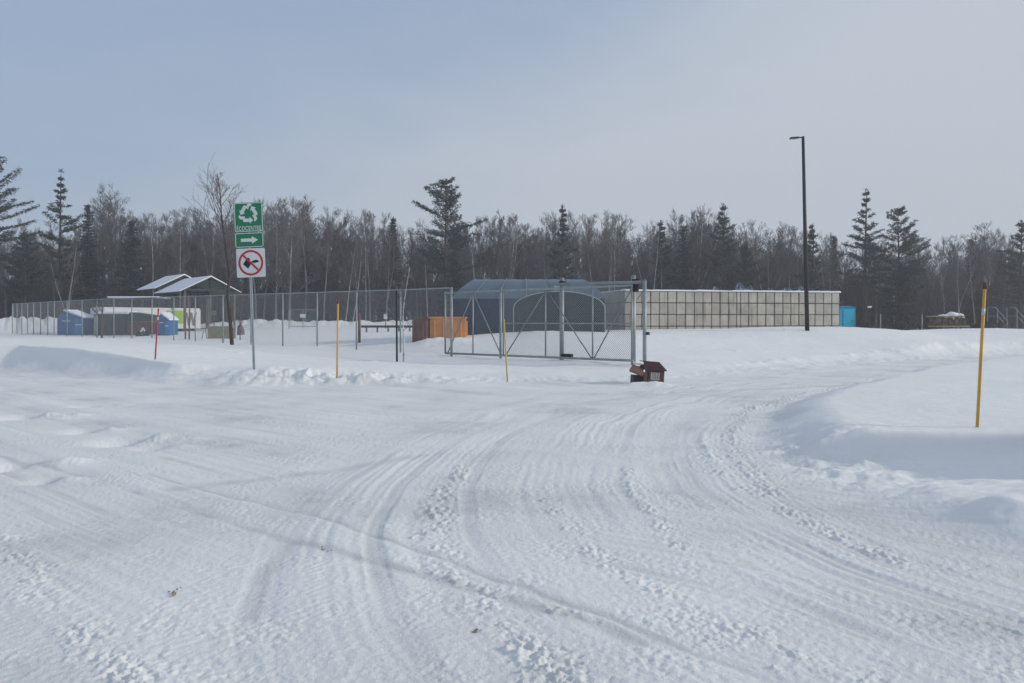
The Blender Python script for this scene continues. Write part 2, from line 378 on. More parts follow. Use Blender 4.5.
# ------------------------------------------------------------------ ground sheet
def grid_ground():
    u = np.linspace(-1, 1, 1060)
    outer = 1 + np.cumsum(.004 * 1.13 ** np.arange(58))
    u = np.concatenate([-outer[::-1], u, outer])
    rows = [1.9]
    while rows[-1] < 33: rows.append(rows[-1] + min(.085, max(.006, rows[-1] ** 2 / 1280 * .62)))
    while rows[-1] < 130: rows.append(rows[-1] + min(1.2, .12 + (rows[-1] - 33) * .03))
    rows = rows + list(130 + np.cumsum(2 * 1.13 ** np.arange(38)))
    back = list(-np.cumsum(.10 * 1.22 ** np.arange(30)) + 1.9)
    ys = np.array(back[::-1] + rows)
    hw = np.where(ys > 1.9, ys * .70 + .9, 1.9 * .70 + .9)
    Xg = u[None, :] * hw[:, None]; Yg = np.repeat(ys[:, None], len(u), 1)
    zf, wear, rough = height(Xg.ravel(), Yg.ravel())
    nv = Xg.size; co = np.empty((nv, 3), np.float32); co[:, 0] = Xg.ravel(); co[:, 1] = Yg.ravel(); co[:, 2] = zf
    nr, nc = Xg.shape
    i = np.arange(nr - 1)[:, None] * nc + np.arange(nc - 1)[None]
    q = np.stack([i, i + 1, i + nc + 1, i + nc], -1).reshape(-1, 4).astype(np.int32)
    me = bpy.data.meshes.new('snowy_ground')
    me.vertices.add(nv); me.vertices.foreach_set('co', co.ravel())
    me.loops.add(q.size); me.loops.foreach_set('vertex_index', q.ravel())
    me.polygons.add(len(q)); me.polygons.foreach_set('loop_start', np.arange(0, q.size, 4, dtype=np.int32))
    me.polygons.foreach_set('use_smooth', np.ones(len(q), bool))
    a = me.attributes.new('wear', 'FLOAT', 'POINT'); a.data.foreach_set('value', wear.astype(np.float32))
    me.update(calc_edges=True); me.validate()
    m, nt, b = new_mat('wind_packed_snow')
    at = nt.nodes.new('ShaderNodeAttribute'); at.attribute_name = 'wear'
    tc = nt.nodes.new('ShaderNodeTexCoord')
    n1 = nt.nodes.new('ShaderNodeTexNoise'); n1.inputs['Scale'].default_value = 3.0; n1.inputs['Detail'].default_value = 8; n1.inputs['Roughness'].default_value = .65
    n2 = nt.nodes.new('ShaderNodeTexNoise'); n2.inputs['Scale'].default_value = 38; n2.inputs['Detail'].default_value = 5; n2.inputs['Roughness'].default_value = .7
    n3 = nt.nodes.new('ShaderNodeTexNoise'); n3.inputs['Scale'].default_value = 150; n3.inputs['Detail'].default_value = 3
    for n in (n1, n2, n3): nt.links.new(tc.outputs['Object'], n.inputs['Vector'])
    def math_(op, a_, b_):
        k = nt.nodes.new('ShaderNodeMath'); k.operation = op
        for s_, v_ in zip(k.inputs, (a_, b_)):
            if isinstance(v_, (int, float)): s_.default_value = v_
            else: nt.links.new(v_, s_)
        return k.outputs[0]
    f = math_('ADD', at.outputs['Fac'], math_('MULTIPLY', math_('SUBTRACT', n1.outputs['Fac'], .5), math_('MULTIPLY', at.outputs['Fac'], 1.2)))
    ramp = nt.nodes.new('ShaderNodeValToRGB')
    ramp.color_ramp.elements[0].position = 0; ramp.color_ramp.elements[0].color = (.835, .842, .838, 1)
    ramp.color_ramp.elements[1].position = 1; ramp.color_ramp.elements[1].color = (.55, .562, .572, 1)
    e = ramp.color_ramp.elements.new(.5); e.color = (.755, .765, .768, 1)
    nt.links.new(f, ramp.inputs['Fac']); nt.links.new(ramp.outputs['Color'], b.inputs['Base Color'])
    b.inputs['Roughness'].default_value = .62; b.inputs['Specular IOR Level'].default_value = .25
    hgt = math_('ADD', math_('MULTIPLY', n2.outputs['Fac'], math_('ADD', .35, at.outputs['Fac'])), math_('MULTIPLY', n3.outputs['Fac'], .35))
    bp = nt.nodes.new('ShaderNodeBump'); bp.inputs['Strength'].default_value = .6; bp.inputs['Distance'].default_value = .018
    nt.links.new(hgt, bp.inputs['Height']); nt.links.new(bp.outputs['Normal'], b.inputs['Normal'])
    me.materials.append(m)
    o = bpy.data.objects.new('snowy_ground', me); COL.objects.link(o); tag(o, kind='structure')
grid_ground()

# ------------------------------------------------------------------ road sign
def text_mesh(body, size, name, m, parent, loc, xs=1.0):
    cu = bpy.data.curves.new('t', 'FONT'); cu.body = body; cu.size = size; cu.align_x = 'CENTER'; cu.extrude = .0015; cu.offset = .0015
    cu.resolution_u = 4; cu.space_character = 1.12
    o = bpy.data.objects.new('t', cu); COL.objects.link(o)
    dg = bpy.context.evaluated_depsgraph_get(); me = bpy.data.meshes.new_from_object(o.evaluated_get(dg))
    bpy.data.objects.remove(o); me.name = name
    me.transform(Matrix.Rotation(R(90), 4, 'X') @ Matrix.Diagonal((xs, 1, 1, 1))); me.materials.clear(); me.materials.append(m)
    p = bpy.data.objects.new(name, me); COL.objects.link(p); p.parent = parent; p.location = loc
    return p
def rrect(w, h, r, cx=0, cz=0, n=5):
    out = []
    for (sx, sz, a0) in ((1, 1, 0), (-1, 1, 90), (-1, -1, 180), (1, -1, 270)):
        for k in range(n + 1):
            a = R(a0 + 90 * k / n); out.append((cx + sx * (w / 2 - r) + r * math.cos(a), cz + sz * (h / 2 - r) + r * math.sin(a)))
    return out
def ring(mb, ro, ri, cx, cz, y0, y1, n=48):
    for k in range(n):
        a, b = 2 * math.pi * k / n, 2 * math.pi * (k + 1) / n
        mb.prism([(cx + ri * math.cos(a), cz + ri * math.sin(a)), (cx + ro * math.cos(a), cz + ro * math.sin(a)),
                  (cx + ro * math.cos(b), cz + ro * math.sin(b)), (cx + ri * math.cos(b), cz + ri * math.sin(b))], y0, y1)
def frame_rr(mb, w, h, r, t, cz, y0, y1):
    o = rrect(w, h, r, 0, cz); i = rrect(w - 2 * t, h - 2 * t, max(.004, r - t), 0, cz)
    for k in range(len(o)):
        j = (k + 1) % len(o); mb.prism([i[k], o[k], o[j], i[j]], y0, y1)
SY = 20.5; sx = X_at(254.3, SY); sz = H(sx, SY)
sign = thing('road_sign', 'tall steel post carrying green recycling sign, arrow sign and no-dumping sign', 'road sign', (sx, SY, sz - .05), R(-3))
sign.rotation_euler = (R(0), R(-2.1), R(-4))
def zs(py): return Z_at(py, SY) - sz + .05
post = MB()                                                       # U-channel post
ztop = zs(206)
post.box((0, .02, ztop / 2), (.034, .006, ztop)); post.box((-.020, .006, ztop / 2), (.006, .034, ztop)); post.box((.020, .006, ztop / 2), (.006, .034, ztop))
post.box((-.029, -.0085, ztop / 2), (.012, .005, ztop)); post.box((.029, -.0085, ztop / 2), (.012, .005, ztop))
post.build('post', M['galv_light'], sign)
yf = -.018
w_ = .752
# green recycling panel
z0, z1 = zs(232.0), zs(202.2); cz = (z0 + z1) / 2; hh = z1 - z0 - .008
p1 = MB().prism(rrect(w_, hh, .05, 0, cz), yf - .004, yf).build('sign_panel', M['green'], sign)
b = MB(); frame_rr(b, w_ - .02, hh - .02, .045, .016, cz, yf - .0075, yf - .0042); b.build('border', M['white'], p1)
rc = MB(); ccz = cz + .078; k_ = .245
def rot(pts, a): return [(x * math.cos(a) - z * math.sin(a), x * math.sin(a) + z * math.cos(a)) for x, z in pts]
for n_ in range(3):
    a = n_ * 2 * math.pi / 3
    shapes = [[(-.46, -.86), (.12, -.86), (.12, -.50), (-.40, -.50), (-.62, -.62), (-.58, -.80)],
              [(.12, -1.04), (.50, -.68), (.12, -.32)],
              [(.56, -.80), (.74, -.80), (.93, -.58), (.90, -.40), (.68, -.06), (.42, -.20), (.62, -.56)]]
    for sh in shapes: rc.prism([(x * k_, ccz + z * k_ + .01) for x, z in rot(sh, a)], yf - .0075, yf - .0042)
rc.build('recycling_symbol', M['white'], p1)
text_mesh('ÉCOCENTRE', .158, 'lettering', M['white'], p1, (0, yf - .006, z0 + .045), .66)
# arrow panel
z0, z1 = zs(247.6), zs(232.4); cz = (z0 + z1) / 2; hh = z1 - z0 - .008
p2 = MB().prism(rrect(w_, hh, .05, 0, cz), yf - .004, yf).build('sign_panel', M['green'], sign)
b = MB(); frame_rr(b, w_ - .02, hh - .02, .045, .016, cz, yf - .0075, yf - .0042); b.build('border', M['white'], p2)
b = MB(); b.prism([(-.22, cz - .042), (.07, cz - .042), (.07, cz - .095), (.23, cz), (.07, cz + .095), (.07, cz + .042), (-.22, cz + .042)], yf - .0075, yf - .0042)
b.build('arrow', M['white'], p2)
# prohibition panel
z0, z1 = zs(277.4), zs(248.2); cz = (z0 + z1) / 2; hh = z1 - z0 - .008
p3 = MB().prism(rrect(w_, hh, .03, .02, cz), yf - .004, yf).build('sign_panel', M['white'], sign)
b = MB(); ring(b, .325, .275, .02, cz, yf - .012, yf - .0085)
m45 = Matrix.Translation((.02, 0, cz)) @ Matrix.Rotation(R(45), 4, 'Y')
b.box((0, yf - .0135, 0), (.58, .003, .048), m45); b.build('prohibition_ring', M['red'], p3)
b = MB(); b.prism([(.02 + x, cz + z) for x, z in [(-.205, -.03), (-.11, .11), (.03, .01), (-.075, -.15)]], yf - .0075, yf - .0042)
b.prism([(.02 + x, cz + z) for x, z in [(-.10, .118), (-.05, .135), (-.01, .075), (-.04, .07)]], yf - .0075, yf - .0042)
b.prism([(.02 + x, cz + z) for x, z in [(.0, .02), (.06, .055), (.14, .075), (.205, .05), (.215, .02), (.15, .0), (.07, -.01), (.045, .01)]], yf - .0075, yf - .0042)
b.build('dumping_symbol', M['black'], p3)
for zz in (zs(206), zs(228), zs(235), zs(244), zs(252), zs(273)): MB().tube([(0, yf - .013, zz), (0, .03, zz)], .009, 6).build('bolt', M['galv'], sign)

# ------------------------------------------------------------------ marker stakes
def stake(px0, py0, px1, py1, Y, r, m, label, tip, bands=(), group='snow marker stakes'):
    x0, x1 = X_at(px0, Y), X_at(px1, Y); zb = Z_at(py0, Y); zt = Z_at(py1, Y); g = H(x0, Y); L = zt - g
    t = thing('snow_stake', label, 'marker stake', (x0, Y, g), 0, group)
    def pt(k): return ((x1 - x0) * k, 0, -.15 * (k == 0) + L * k)
    MB().tube([(-(x1 - x0) * .08, 0, -.2), pt(.5), pt(1)], [r, r, r * .95], 10).build('shaft', m, t, True)
    MB().tube([pt(.965), pt(1.01)], [r * 1.15, r * 1.1], 10).build('cap', tip, t, True)
    for a, c in bands: MB().tube([pt(a), pt(c)], r * 1.05, 10).build('reflective_band', M['galv_light'], t, True)
    return t
stake(977, 427, 985, 284, 9.7, .0185, M['yellow'], 'thick orange-yellow stake with dark tip in snow island on right', M['rust'], [(.78, .83)])
stake(337, 376, 338, 301, 19.9, .022, M['yellow'], 'yellow stake in ploughed ridge between road sign and sapling', M['rust'])
stake(507.6, 380, 504, 320, 20.4, .019, M['yellow_old'], 'faded yellow leaning stake in front of the sliding gate', M['yellow_old'])
t = stake(155, 364, 158.5, 309, 22.3, .021, M['stakered'], 'slender red and white stake on left snowbank before the fence', M['stakered'], [(.78, .84)])
t['group'] = 'snow marker stakes'

# ------------------------------------------------------------------ chain-link fence and gate
def wires(mb, A, B, zb0, zb1, zt0, zt1, s=.075, r=.0021):
    A = Vector((A[0], A[1], 0)); B = Vector((B[0], B[1], 0)); D = B - A; L = D.length; u = D / L
    h = max(zt0 - zb0, zt1 - zb1)
    nrm = Vector((-u.y, u.x, 0))
    def P(a, t):
        k = a / L; zb = zb0 + (zb1 - zb0) * k; zt = zt0 + (zt1 - zt0) * k
        return A + u * a + Vector((0, 0, zb + (zt - zb) * t / h))
    n = int((L + h) / s)
    for i in range(n + 1):
        for sg in (1, -1):
            a0 = i * s - h; a1 = a0 + h
            if sg > 0: q0, q1 = (a0, 0), (a1, h)
            else: q0, q1 = (a0, h), (a1, 0)
            if q0[0] < 0:
                k = -q0[0] / h; q0 = (0, q0[1] + (q1[1] - q0[1]) * k)
            if q1[0] > L:
                k = (L - q0[0]) / max(1e-6, q1[0] - q0[0]); q1 = (L, q0[1] + (q1[1] - q0[1]) * k)
            if q1[0] - q0[0] < .03: continue
            p0, p1 = P(*q0), P(*q1); off = nrm * (.0022 * sg)
            mb.tube([p0 + off, p1 + off], r, 3, False)
fence = thing('chain_link_fence', 'long galvanised chain-link fence with round posts running left from the gate', 'fence', (X_at(445, 29.7), 29.7, 0))
fo = Vector(fence.location)
FA = Vector((-1.85, 29.1)); FB = Vector((-41.2, 66.0)); FD = FB - FA
def fence_at(px):
    k = (px - 512) / F                                              # intersect the fence line with the column
    t = (FA.x - k * FA.y) / (k * FD.y - FD.x); return FA + FD * t
cols = [451.5, 400.5, 356.5, 317.2, 282.8, 251, 223, 195.3, 173.8, 152, 131.8, 113.8, 97, 82, 67, 54.2, 47.8, 40.6, 33.5, 27.5, 21.8, 17, 12.4]
PF = [fence_at(c) for c in cols]
FH = 2.5
GB = [H(p.x, p.y) for p in PF]
for i in range(len(GB)): pass
def smooth_list(a):
    return [sum(a[max(0, i - 1):i + 2]) / len(a[max(0, i - 1):i + 2]) for i in range(len(a))]
TB = smooth_list(smooth_list([Z_at(np.interp(c, [12, 100, 250, 360, 445], [304, 299, 294.5, 291, 288.5]), p.y) for c, p in zip(cols, PF)]))
for i, p in enumerate(PF):
    MB().tube([(p.x - fo.x, p.y - fo.y, GB[i] - .2), (p.x - fo.x, p.y - fo.y, TB[i] + .03)], .034 if i % 6 else .045, 8).build('fence_post', M['galv'], fence, True)
rl = MB(); wr_ = MB()
for i in range(len(PF) - 1):
    a, b = PF[i] - fo.xy, PF[i + 1] - fo.xy
    rl.tube([(a.x, a.y, TB[i]), (b.x, b.y, TB[i + 1])], .023, 6)
    wires(wr_, (a.x, a.y - .035), (b.x, b.y - .035), GB[i] + .02, GB[i + 1] + .02, TB[i] - .01, TB[i + 1] - .01)
q0 = PF[-1]; q1 = Vector((-50.5, 81)); rp = []
for k in range(1, 6):
    p = q0 + (q1 - q0) * k / 5; g = H(p.x, p.y); rp.append((p, g))
    MB().tube([(p.x - fo.x, p.y - fo.y, g - .2), (p.x - fo.x, p.y - fo.y, TB[-1] + .03)], .034, 8).build('fence_post', M['galv'], fence, True)
prev = (q0, GB[-1])
for p, g in rp:
    a, b = prev[0] - fo.xy, p - fo.xy
    rl.tube([(a.x, a.y, TB[-1]), (b.x, b.y, TB[-1])], .023, 6); wires(wr_, a, b, prev[1], g, TB[-1], TB[-1]); prev = (p, g)
rl.build('top_rail', M['galv'], fence, True); wr_.build('wire_mesh', M['wire'], fence)

G0 = Vector((3.69, 24.4)); G1 = Vector((-2.52, 29.9)); GD = G1 - G0
def gate_at(px, off=0.0):
    k = (px - 512) / F; nx = Vector((-GD.y, GD.x)).normalized() * off; A = G0 + nx
    t = (A.x - k * A.y) / (k * GD.y - GD.x); return A + GD * t
gate = thing('sliding_gate', 'wide galvanised sliding gate with diagonal braces and chain-link infill', 'gate', (G0.x, G0.y, 0))
go = Vector(gate.location).xy
zbot, ztop_ = .36, 2.66
def gl(px, z, off=0): p = gate_at(px, off) - go; return (p.x, p.y, z)
fr = MB()
fr.tube([gl(633, zbot), gl(445.3, zbot)], .038, 8); fr.tube([gl(633, ztop_), gl(445.3, ztop_ - .06)], .038, 8)
fr.tube([gl(445.3, zbot), gl(445.3, ztop_)], .034, 8); fr.tube([gl(632, zbot), gl(632, ztop_)], .034, 8)
fr.tube([gl(633, 1.49), gl(505, 1.49)], .024, 6)
fr.build('gate_frame', M['galv'], gate, True)
tr = MB(); tr.tube([gl(640, 2.74), gl(548, 2.78)], .05, 8); tr.build('slide_track', M['galv_dull'], gate, True)
for px in (473, 503.3, 545.6, 592.6): MB().tube([gl(px, zbot), gl(px, ztop_ - .04)], .026, 6).build('upright', M['galv'], gate, True)
for a, b_ in (((473, 1), (448, 0)), ((473, 1), (501, 0)), ((545.6, 1), (506, 0)), ((547, 1), (591.5, 0)), ((632, 1), (594, 0))):
    MB().tube([gl(a[0], ztop_ - .08), gl(b_[0], zbot + .03)], .021, 6).build('diagonal_brace', M['galv_dull'], gate, True)
w = MB(); wires(w, gl(632, 0, -.045), gl(503, 0, -.045), zbot, zbot, ztop_, ztop_, .075, .0042)
wires(w, gl(503, 0, -.045), gl(445.5, 0, -.045), zbot, zbot, ztop_, ztop_, .075, .0019); w.build('wire_mesh', M['wire'], gate)
# posts that carry the gate
def gpost(px, py_top, r, label, off=.14, roller=False):
    p = gate_at(px, off); g = H(p.x, p.y); zt = Z_at(py_top, p.y)
    t = thing('gate_post', label, 'gate post', (p.x, p.y, g), math.atan2(GD.y, GD.x), 'steel posts that carry the sliding gate')
    MB().tube([(0, 0, -.3), (0, 0, zt - g)], r, 12).build('post_tube', M['galv'], t, True)
    MB().tube([(0, 0, zt - g), (0, 0, zt - g + .02), (0, 0, zt - g + .045)], [r * 1.15, r * 1.1, r * .3], 12).build('post_cap', M['galv_dull'], t, True)
    return t, g, zt
t, g, zt = gpost(500.6, 288.5, .045, 'slim gate post nearest the faded yellow stake', -.16)
t, g, zt = gpost(561.8, 279, .075, 'thick middle gate post with dark roller block at its foot', -.20)
MB().bev((-.32, .12, .12), (.42, .16, .16), .03).build('roller_block', M['rubber'], t)
rr = MB(); rr.tube([(-.12, .10, zt - g - .15), (-.12, .2, zt - g - .15)], .09, 12); rr.box((-.1, .05, zt - g - .15), (.25, .05, .12)); rr.build('track_roller', M['rubber'], t, True)
pl = MB().bev((.22, -.03, zt - g - .25), (.26, .012, .22), .004).build('notice_plate', M['white'], t)
nt_ = MB()
for k, (a, w2) in enumerate(((.05, .17), (.0, .12), (-.06, .19))): nt_.box((.22, -.0375, zt - g - .25 + a), (w2, .003, .022))
nt_.build('notice_marks', M['black'], pl)
pl.rotation_euler = (0, 0, 0)
t, g, zt = gpost(633.4, 276.5, .075, 'thick right gate post beside the little broken house', -.20)
rr = MB(); rr.tube([(-.13, .02, zt - g - .20), (-.13, .16, zt - g - .20)], .11, 14); rr.tube([(-.16, .02, zt - g - .37), (-.16, .16, zt - g - .37)], .07, 14)
rr.box((-.12, .09, zt - g - .28), (.22, .03, .4)); rr.build('track_roller', M['rubber'], t, True)
t, g, zt = gpost(644.6, 281, .06, 'outermost right gate post with small black latch box', -.05)
MB().bev((-.09, -.03, 1.0), (.1, .1, .09), .01).build('latch_box', M['black'], t)
MB().tube([(0, 0, zt - g - .25), (.33, -.1, zt - g - .55)], .02, 6).build('knee_brace', M['galv_dull'], t)

# ------------------------------------------------------------------ lamp post
LY = 38.6; lx = X_at(807.3, LY); lz = H(lx, LY); ltop = Z_at(136.5, LY)
lamp = thing('street_lamp', 'tall black street lamp standing before the concrete block wall', 'street lamp', (lx, LY, lz))
L = ltop - lz; dx = X_at(803, LY) - lx
MB().tube([(0, 0, -.2), (dx * .5, 0, L * .5), (dx, 0, L)], [.105, .088, .068], 16).build('pole', M['pole'], lamp, True)
hd = MB(); mt = Matrix.Translation((dx, 0, L - .04)) @ Matrix.Rotation(R(-4), 4, 'Y')
hd.box((-.14, 0, 0), (.22, .06, .05), mt); hd.bev((-.42, 0, -.0), (.42, .26, .07), .02, mt)
hd.build('lamp_head', M['pole'], lamp)
MB().box((-.45, 0, -.042), (.3, .18, .015), mt).build('lamp_lens', M['galv_dull'], lamp)

# ------------------------------------------------------------------ concrete block wall
W0 = Vector((X_at(624.5, 40), 40.0)); W1 = Vector((X_at(841, 42.6), 42.6)); WD = (W1 - W0); WL = WD.length; wu = WD / WL
wn = Vector((wu.y, -wu.x))
wall = thing('concrete_block_wall', 'long wall of stacked weathered beige concrete blocks with snow on top', 'wall', (W0.x, W0.y, 0))
def wmat(o, u_): return Matrix(((u_.x, -u_.y, 0, o.x), (u_.y, u_.x, 0, o.y), (0, 0, 1, 0), (0, 0, 0, 1)))
wm = wmat(Vector((0, 0)), wu)
rng = random.Random(4)
widths = []; acc = 0; k = 0
while acc < WL - .2:
    wd = .475 + rng.uniform(-.02, .02)
    if k in (13,): wd = .22
    widths.append((acc, wd)); acc += wd; k += 1
zt0 = 3.06
bk = MB(); cols_ = []
ncol_per_face = []
for r_ in range(5):
    zt = zt0 - r_ * .592; zc = zt - .296; sh = rng.uniform(-.006, .006)
    for (a, wd) in widths:
        pr = rng.uniform(-.012, .012)
        bk.bev((a + wd / 2 + (sh if 0 < a < WL - 1 else 0), .35 - pr, zc), (wd - .042, .7, .592 - .04), .024, wm); ncol_per_face.append(rng.random())
# return face at the left end
u2 = Vector((-.26, .966)).normalized(); wm2 = wmat(Vector((0, 0)), u2)
for r_ in range(5):
    zc = zt0 - r_ * .592 - .296
    for k in range(7):
        bk.bev((.72 * k + .36 + .35, -.35, zc), (.70, .68, .575), .02, wm2); ncol_per_face.append(rng.random())
wo = bk.build('stacked_blocks', M['concrete'], wall)
me = wo.data; fpb = 26
a = me.attributes.new('tone', 'FLOAT', 'FACE'); vals = np.repeat(np.array(ncol_per_face, np.float32), len(me.polygons) // len(ncol_per_face)); a.data.foreach_set('value', vals)
cm = M['concrete'].copy(); cm.name = 'block_concrete'; nt = cm.node_tree; b = nt.nodes['Principled BSDF']
at = nt.nodes.new('ShaderNodeAttribute'); at.attribute_name = 'tone'
mr = nt.nodes.new('ShaderNodeMapRange'); mr.inputs['To Min'].default_value = .84; mr.inputs['To Max'].default_value = 1.10
nt.links.new(at.outputs['Fac'], mr.inputs['Value'])
mx = nt.nodes.new('ShaderNodeMix'); mx.data_type = 'RGBA'; mx.blend_type = 'MULTIPLY'; mx.inputs['Factor'].default_value = 1
src = b.inputs['Base Color'].links[0].from_socket
nt.links.new(src, mx.inputs['A']); nt.links.new(mr.outputs['Result'], mx.inputs['B']); nt.links.new(mx.outputs['Result'], b.inputs['Base Color'])
# damp brown runs down some joints
wv = nt.nodes.new('ShaderNodeTexNoise'); wv.inputs['Scale'].default_value = 1.0; mp = nt.nodes.new('ShaderNodeMapping'); mp.inputs['Scale'].default_value = (7, 7, .45)
tc = nt.nodes.new('ShaderNodeTexCoord'); nt.links.new(tc.outputs['Object'], mp.inputs['Vector']); nt.links.new(mp.outputs['Vector'], wv.inputs['Vector'])
rp2 = nt.nodes.new('ShaderNodeValToRGB'); rp2.color_ramp.elements[0].position = .58; rp2.color_ramp.elements[1].position = .72
rp2.color_ramp.elements[0].color = (1, 1, 1, 1); rp2.color_ramp.elements[1].color = (.62, .55, .47, 1); nt.links.new(wv.outputs['Fac'], rp2.inputs['Fac'])
mx2 = nt.nodes.new('ShaderNodeMix'); mx2.data_type = 'RGBA'; mx2.blend_type = 'MULTIPLY'; mx2.inputs['Factor'].default_value = .8
nt.links.new(mx.outputs['Result'], mx2.inputs['A']); nt.links.new(rp2.outputs['Color'], mx2.inputs['B']); nt.links.new(mx2.outputs['Result'], b.inputs['Base Color'])
me.materials.clear(); me.materials.append(cm)
core = MB(); core.box((WL / 2, .36, 1.56), (WL - .1, .6, 2.92), wm); core.box((2.9, -.36, 1.56), (4.9, .58, 2.92), wm2); core.build('joint_core', M['mortar'], wall)
sc = MB(); n = 90
for i in range(n + 1):
    a = WL * i / n; h1 = .07 + .035 * mnoise.noise(Vector((a * .8, 0, 3))) + .02 * mnoise.noise(Vector((a * 3, 0, 3)))
    for (yy, hz) in ((-.03, 0), (-.02, h1 * .8), (.2, h1 * 1.2), (.5, h1 * 1.1), (.72, 0)):
        sc.v.append(tuple(wm @ Vector((a - .02, yy, zt0 + .001 + hz))))
for i in range(n):
    for j in range(4):
        a = i * 5 + j; sc.f.append((a, a + 5, a + 6, a + 1))
sc.f.append((0, 1, 2, 3, 4)); sc.f.append(tuple(range(n * 5, n * 5 + 5))[::-1])
sc.build('snow_cap', M['snow'], wall, True)
s2 = MB(); s2.bev((2.9, -.35, zt0 + .03), (5.0, .72, .06), .02, wm2); s2.build('snow_cap', M['snow'], wall)
# scrap heaps behind the wall
for px, Y, rx, hz, sd in ((739.5, 46, .55, 3.72, 1), (749, 46, .5, 3.55, 2), (771, 47, .7, 3.42, 3), (786, 47, .8, 3.42, 4), (799, 47.5, .6, 3.4, 5), (715, 46, .5, 3.42, 6)):
    x = X_at(px, Y); g = H(x, Y)
    lab = {1: 'peaked snow-dusted scrap heap showing tallest above the block wall', 2: 'snow-dusted scrap heap just right of the tallest peak above the block wall',
           3: 'low grey scrap heap behind wall, first one left of the lamp post', 4: 'low grey scrap heap behind wall close to the lamp post', 5: 'low grey scrap heap behind wall almost touching the lamp post',
           6: 'smallest scrap heap, leftmost of those above the block wall'}[sd]
    o = heap(rx, rx, hz - g - .12, sd * 7, rough=.22, sharp=.8).build('scrap_heap', M['greyheap'], None, False, (x, Y, g)); tag(o, lab, 'heap', 'scrap heaps behind the block wall')

# ------------------------------------------------------------------ tarpaulin shelter
DY = 36.6; d0x, d1x = X_at(451, DY), X_at(605, DY)
dome = thing('tarpaulin_shelter', 'dark blue tarpaulin shelter with pale curved roof behind the sliding gate', 'shelter', ((d0x + d1x) / 2, DY, .75))
HLx = (d1x - d0x) / 2
def prof(k):  # half profile: (depth fraction, height)
    return k
ze = Z_at(295, DY) - .75; zr = Z_at(279, DY + 3) - .75
def section(mb, rows_):
    pass
nx_ = 24; prof_pts = [(0, 0), (0.0, ze * .5), (.0, ze * .92), (.18, ze * 1.0), (.9, ze + (zr - ze) * .42), (1.9, ze + (zr - ze) * .8), (3.0, zr), (4.1, ze + (zr - ze) * .8), (5.1, ze + (zr - ze) * .42), (5.8, ze), (6, ze * .92), (6, 0)]
def dome_x(u_, yy, zz):
    f = max(0, (zz - ze * .9) / (zr - ze * .9)); inset = 1 - .27 * f ** 1.3 if u_ < 0 else 1 - .22 * f ** 1.6
    return u_ * HLx * inset
side = MB(); roof = MB()
us = [-1 + 2 * i / nx_ for i in range(nx_ + 1)]
def loft(mb, pts):
    b0 = len(mb.v)
    for u_ in us:
        for (yy, zz) in pts:
            sag = .03 * math.sin((u_ + 1) * math.pi * 4) ** 2 * (1 if .3 < yy < 5.5 else .3)
            mb.v.append((dome_x(u_, yy, zz), yy + .0, zz - sag))
    n = len(pts)
    for i in range(nx_):
        for j in range(n - 1):
            a = b0 + i * n + j; mb.f.append((a, a + n, a + n + 1, a + 1))
loft(roof, prof_pts[2:11])
loft(side, prof_pts[:3]); loft(side, prof_pts[10:])
for u_ in (-1, 1):
    b0 = len(side.v)
    for (yy, zz) in prof_pts: side.v.append((dome_x(u_, yy, zz), yy, zz))
    side.f.append(tuple(range(b0, b0 + len(prof_pts))))
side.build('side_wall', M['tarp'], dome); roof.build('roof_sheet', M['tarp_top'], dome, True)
# arched opening with pale rim; a flat dark panel paints its shaded interior
xc = X_at(559, DY) - dome.location.x; hw = (X_at(604, DY) - X_at(513, DY)) / 2; zs_ = Z_at(308, DY) - .75; zc_ = Z_at(291.5, DY) - .75
arch = [(-hw, 0)] + [(hw * -math.cos(a), zs_ + (zc_ - zs_) * math.sin(a)) for a in [math.pi * i / 16 for i in range(17)]] + [(hw, 0)]
MB().prism([(xc + x, z) for x, z in arch], -.10, -.04).build('arched_opening', M['interior_grey'], dome)
MB().tube([(xc + x, -.14, z) for x, z in arch], .024, 6).build('opening_rim', M['hoop'], dome, True)
hp = MB()
for u_ in (-.72, -.38, -.02, .35):
    hp.tube([(dome_x(u_, yy, zz), yy - .03, zz + .02) for yy, zz in prof_pts[2:9]], .018, 5)
hp.build('roof_hoop', M['galv_dull'], dome, True)

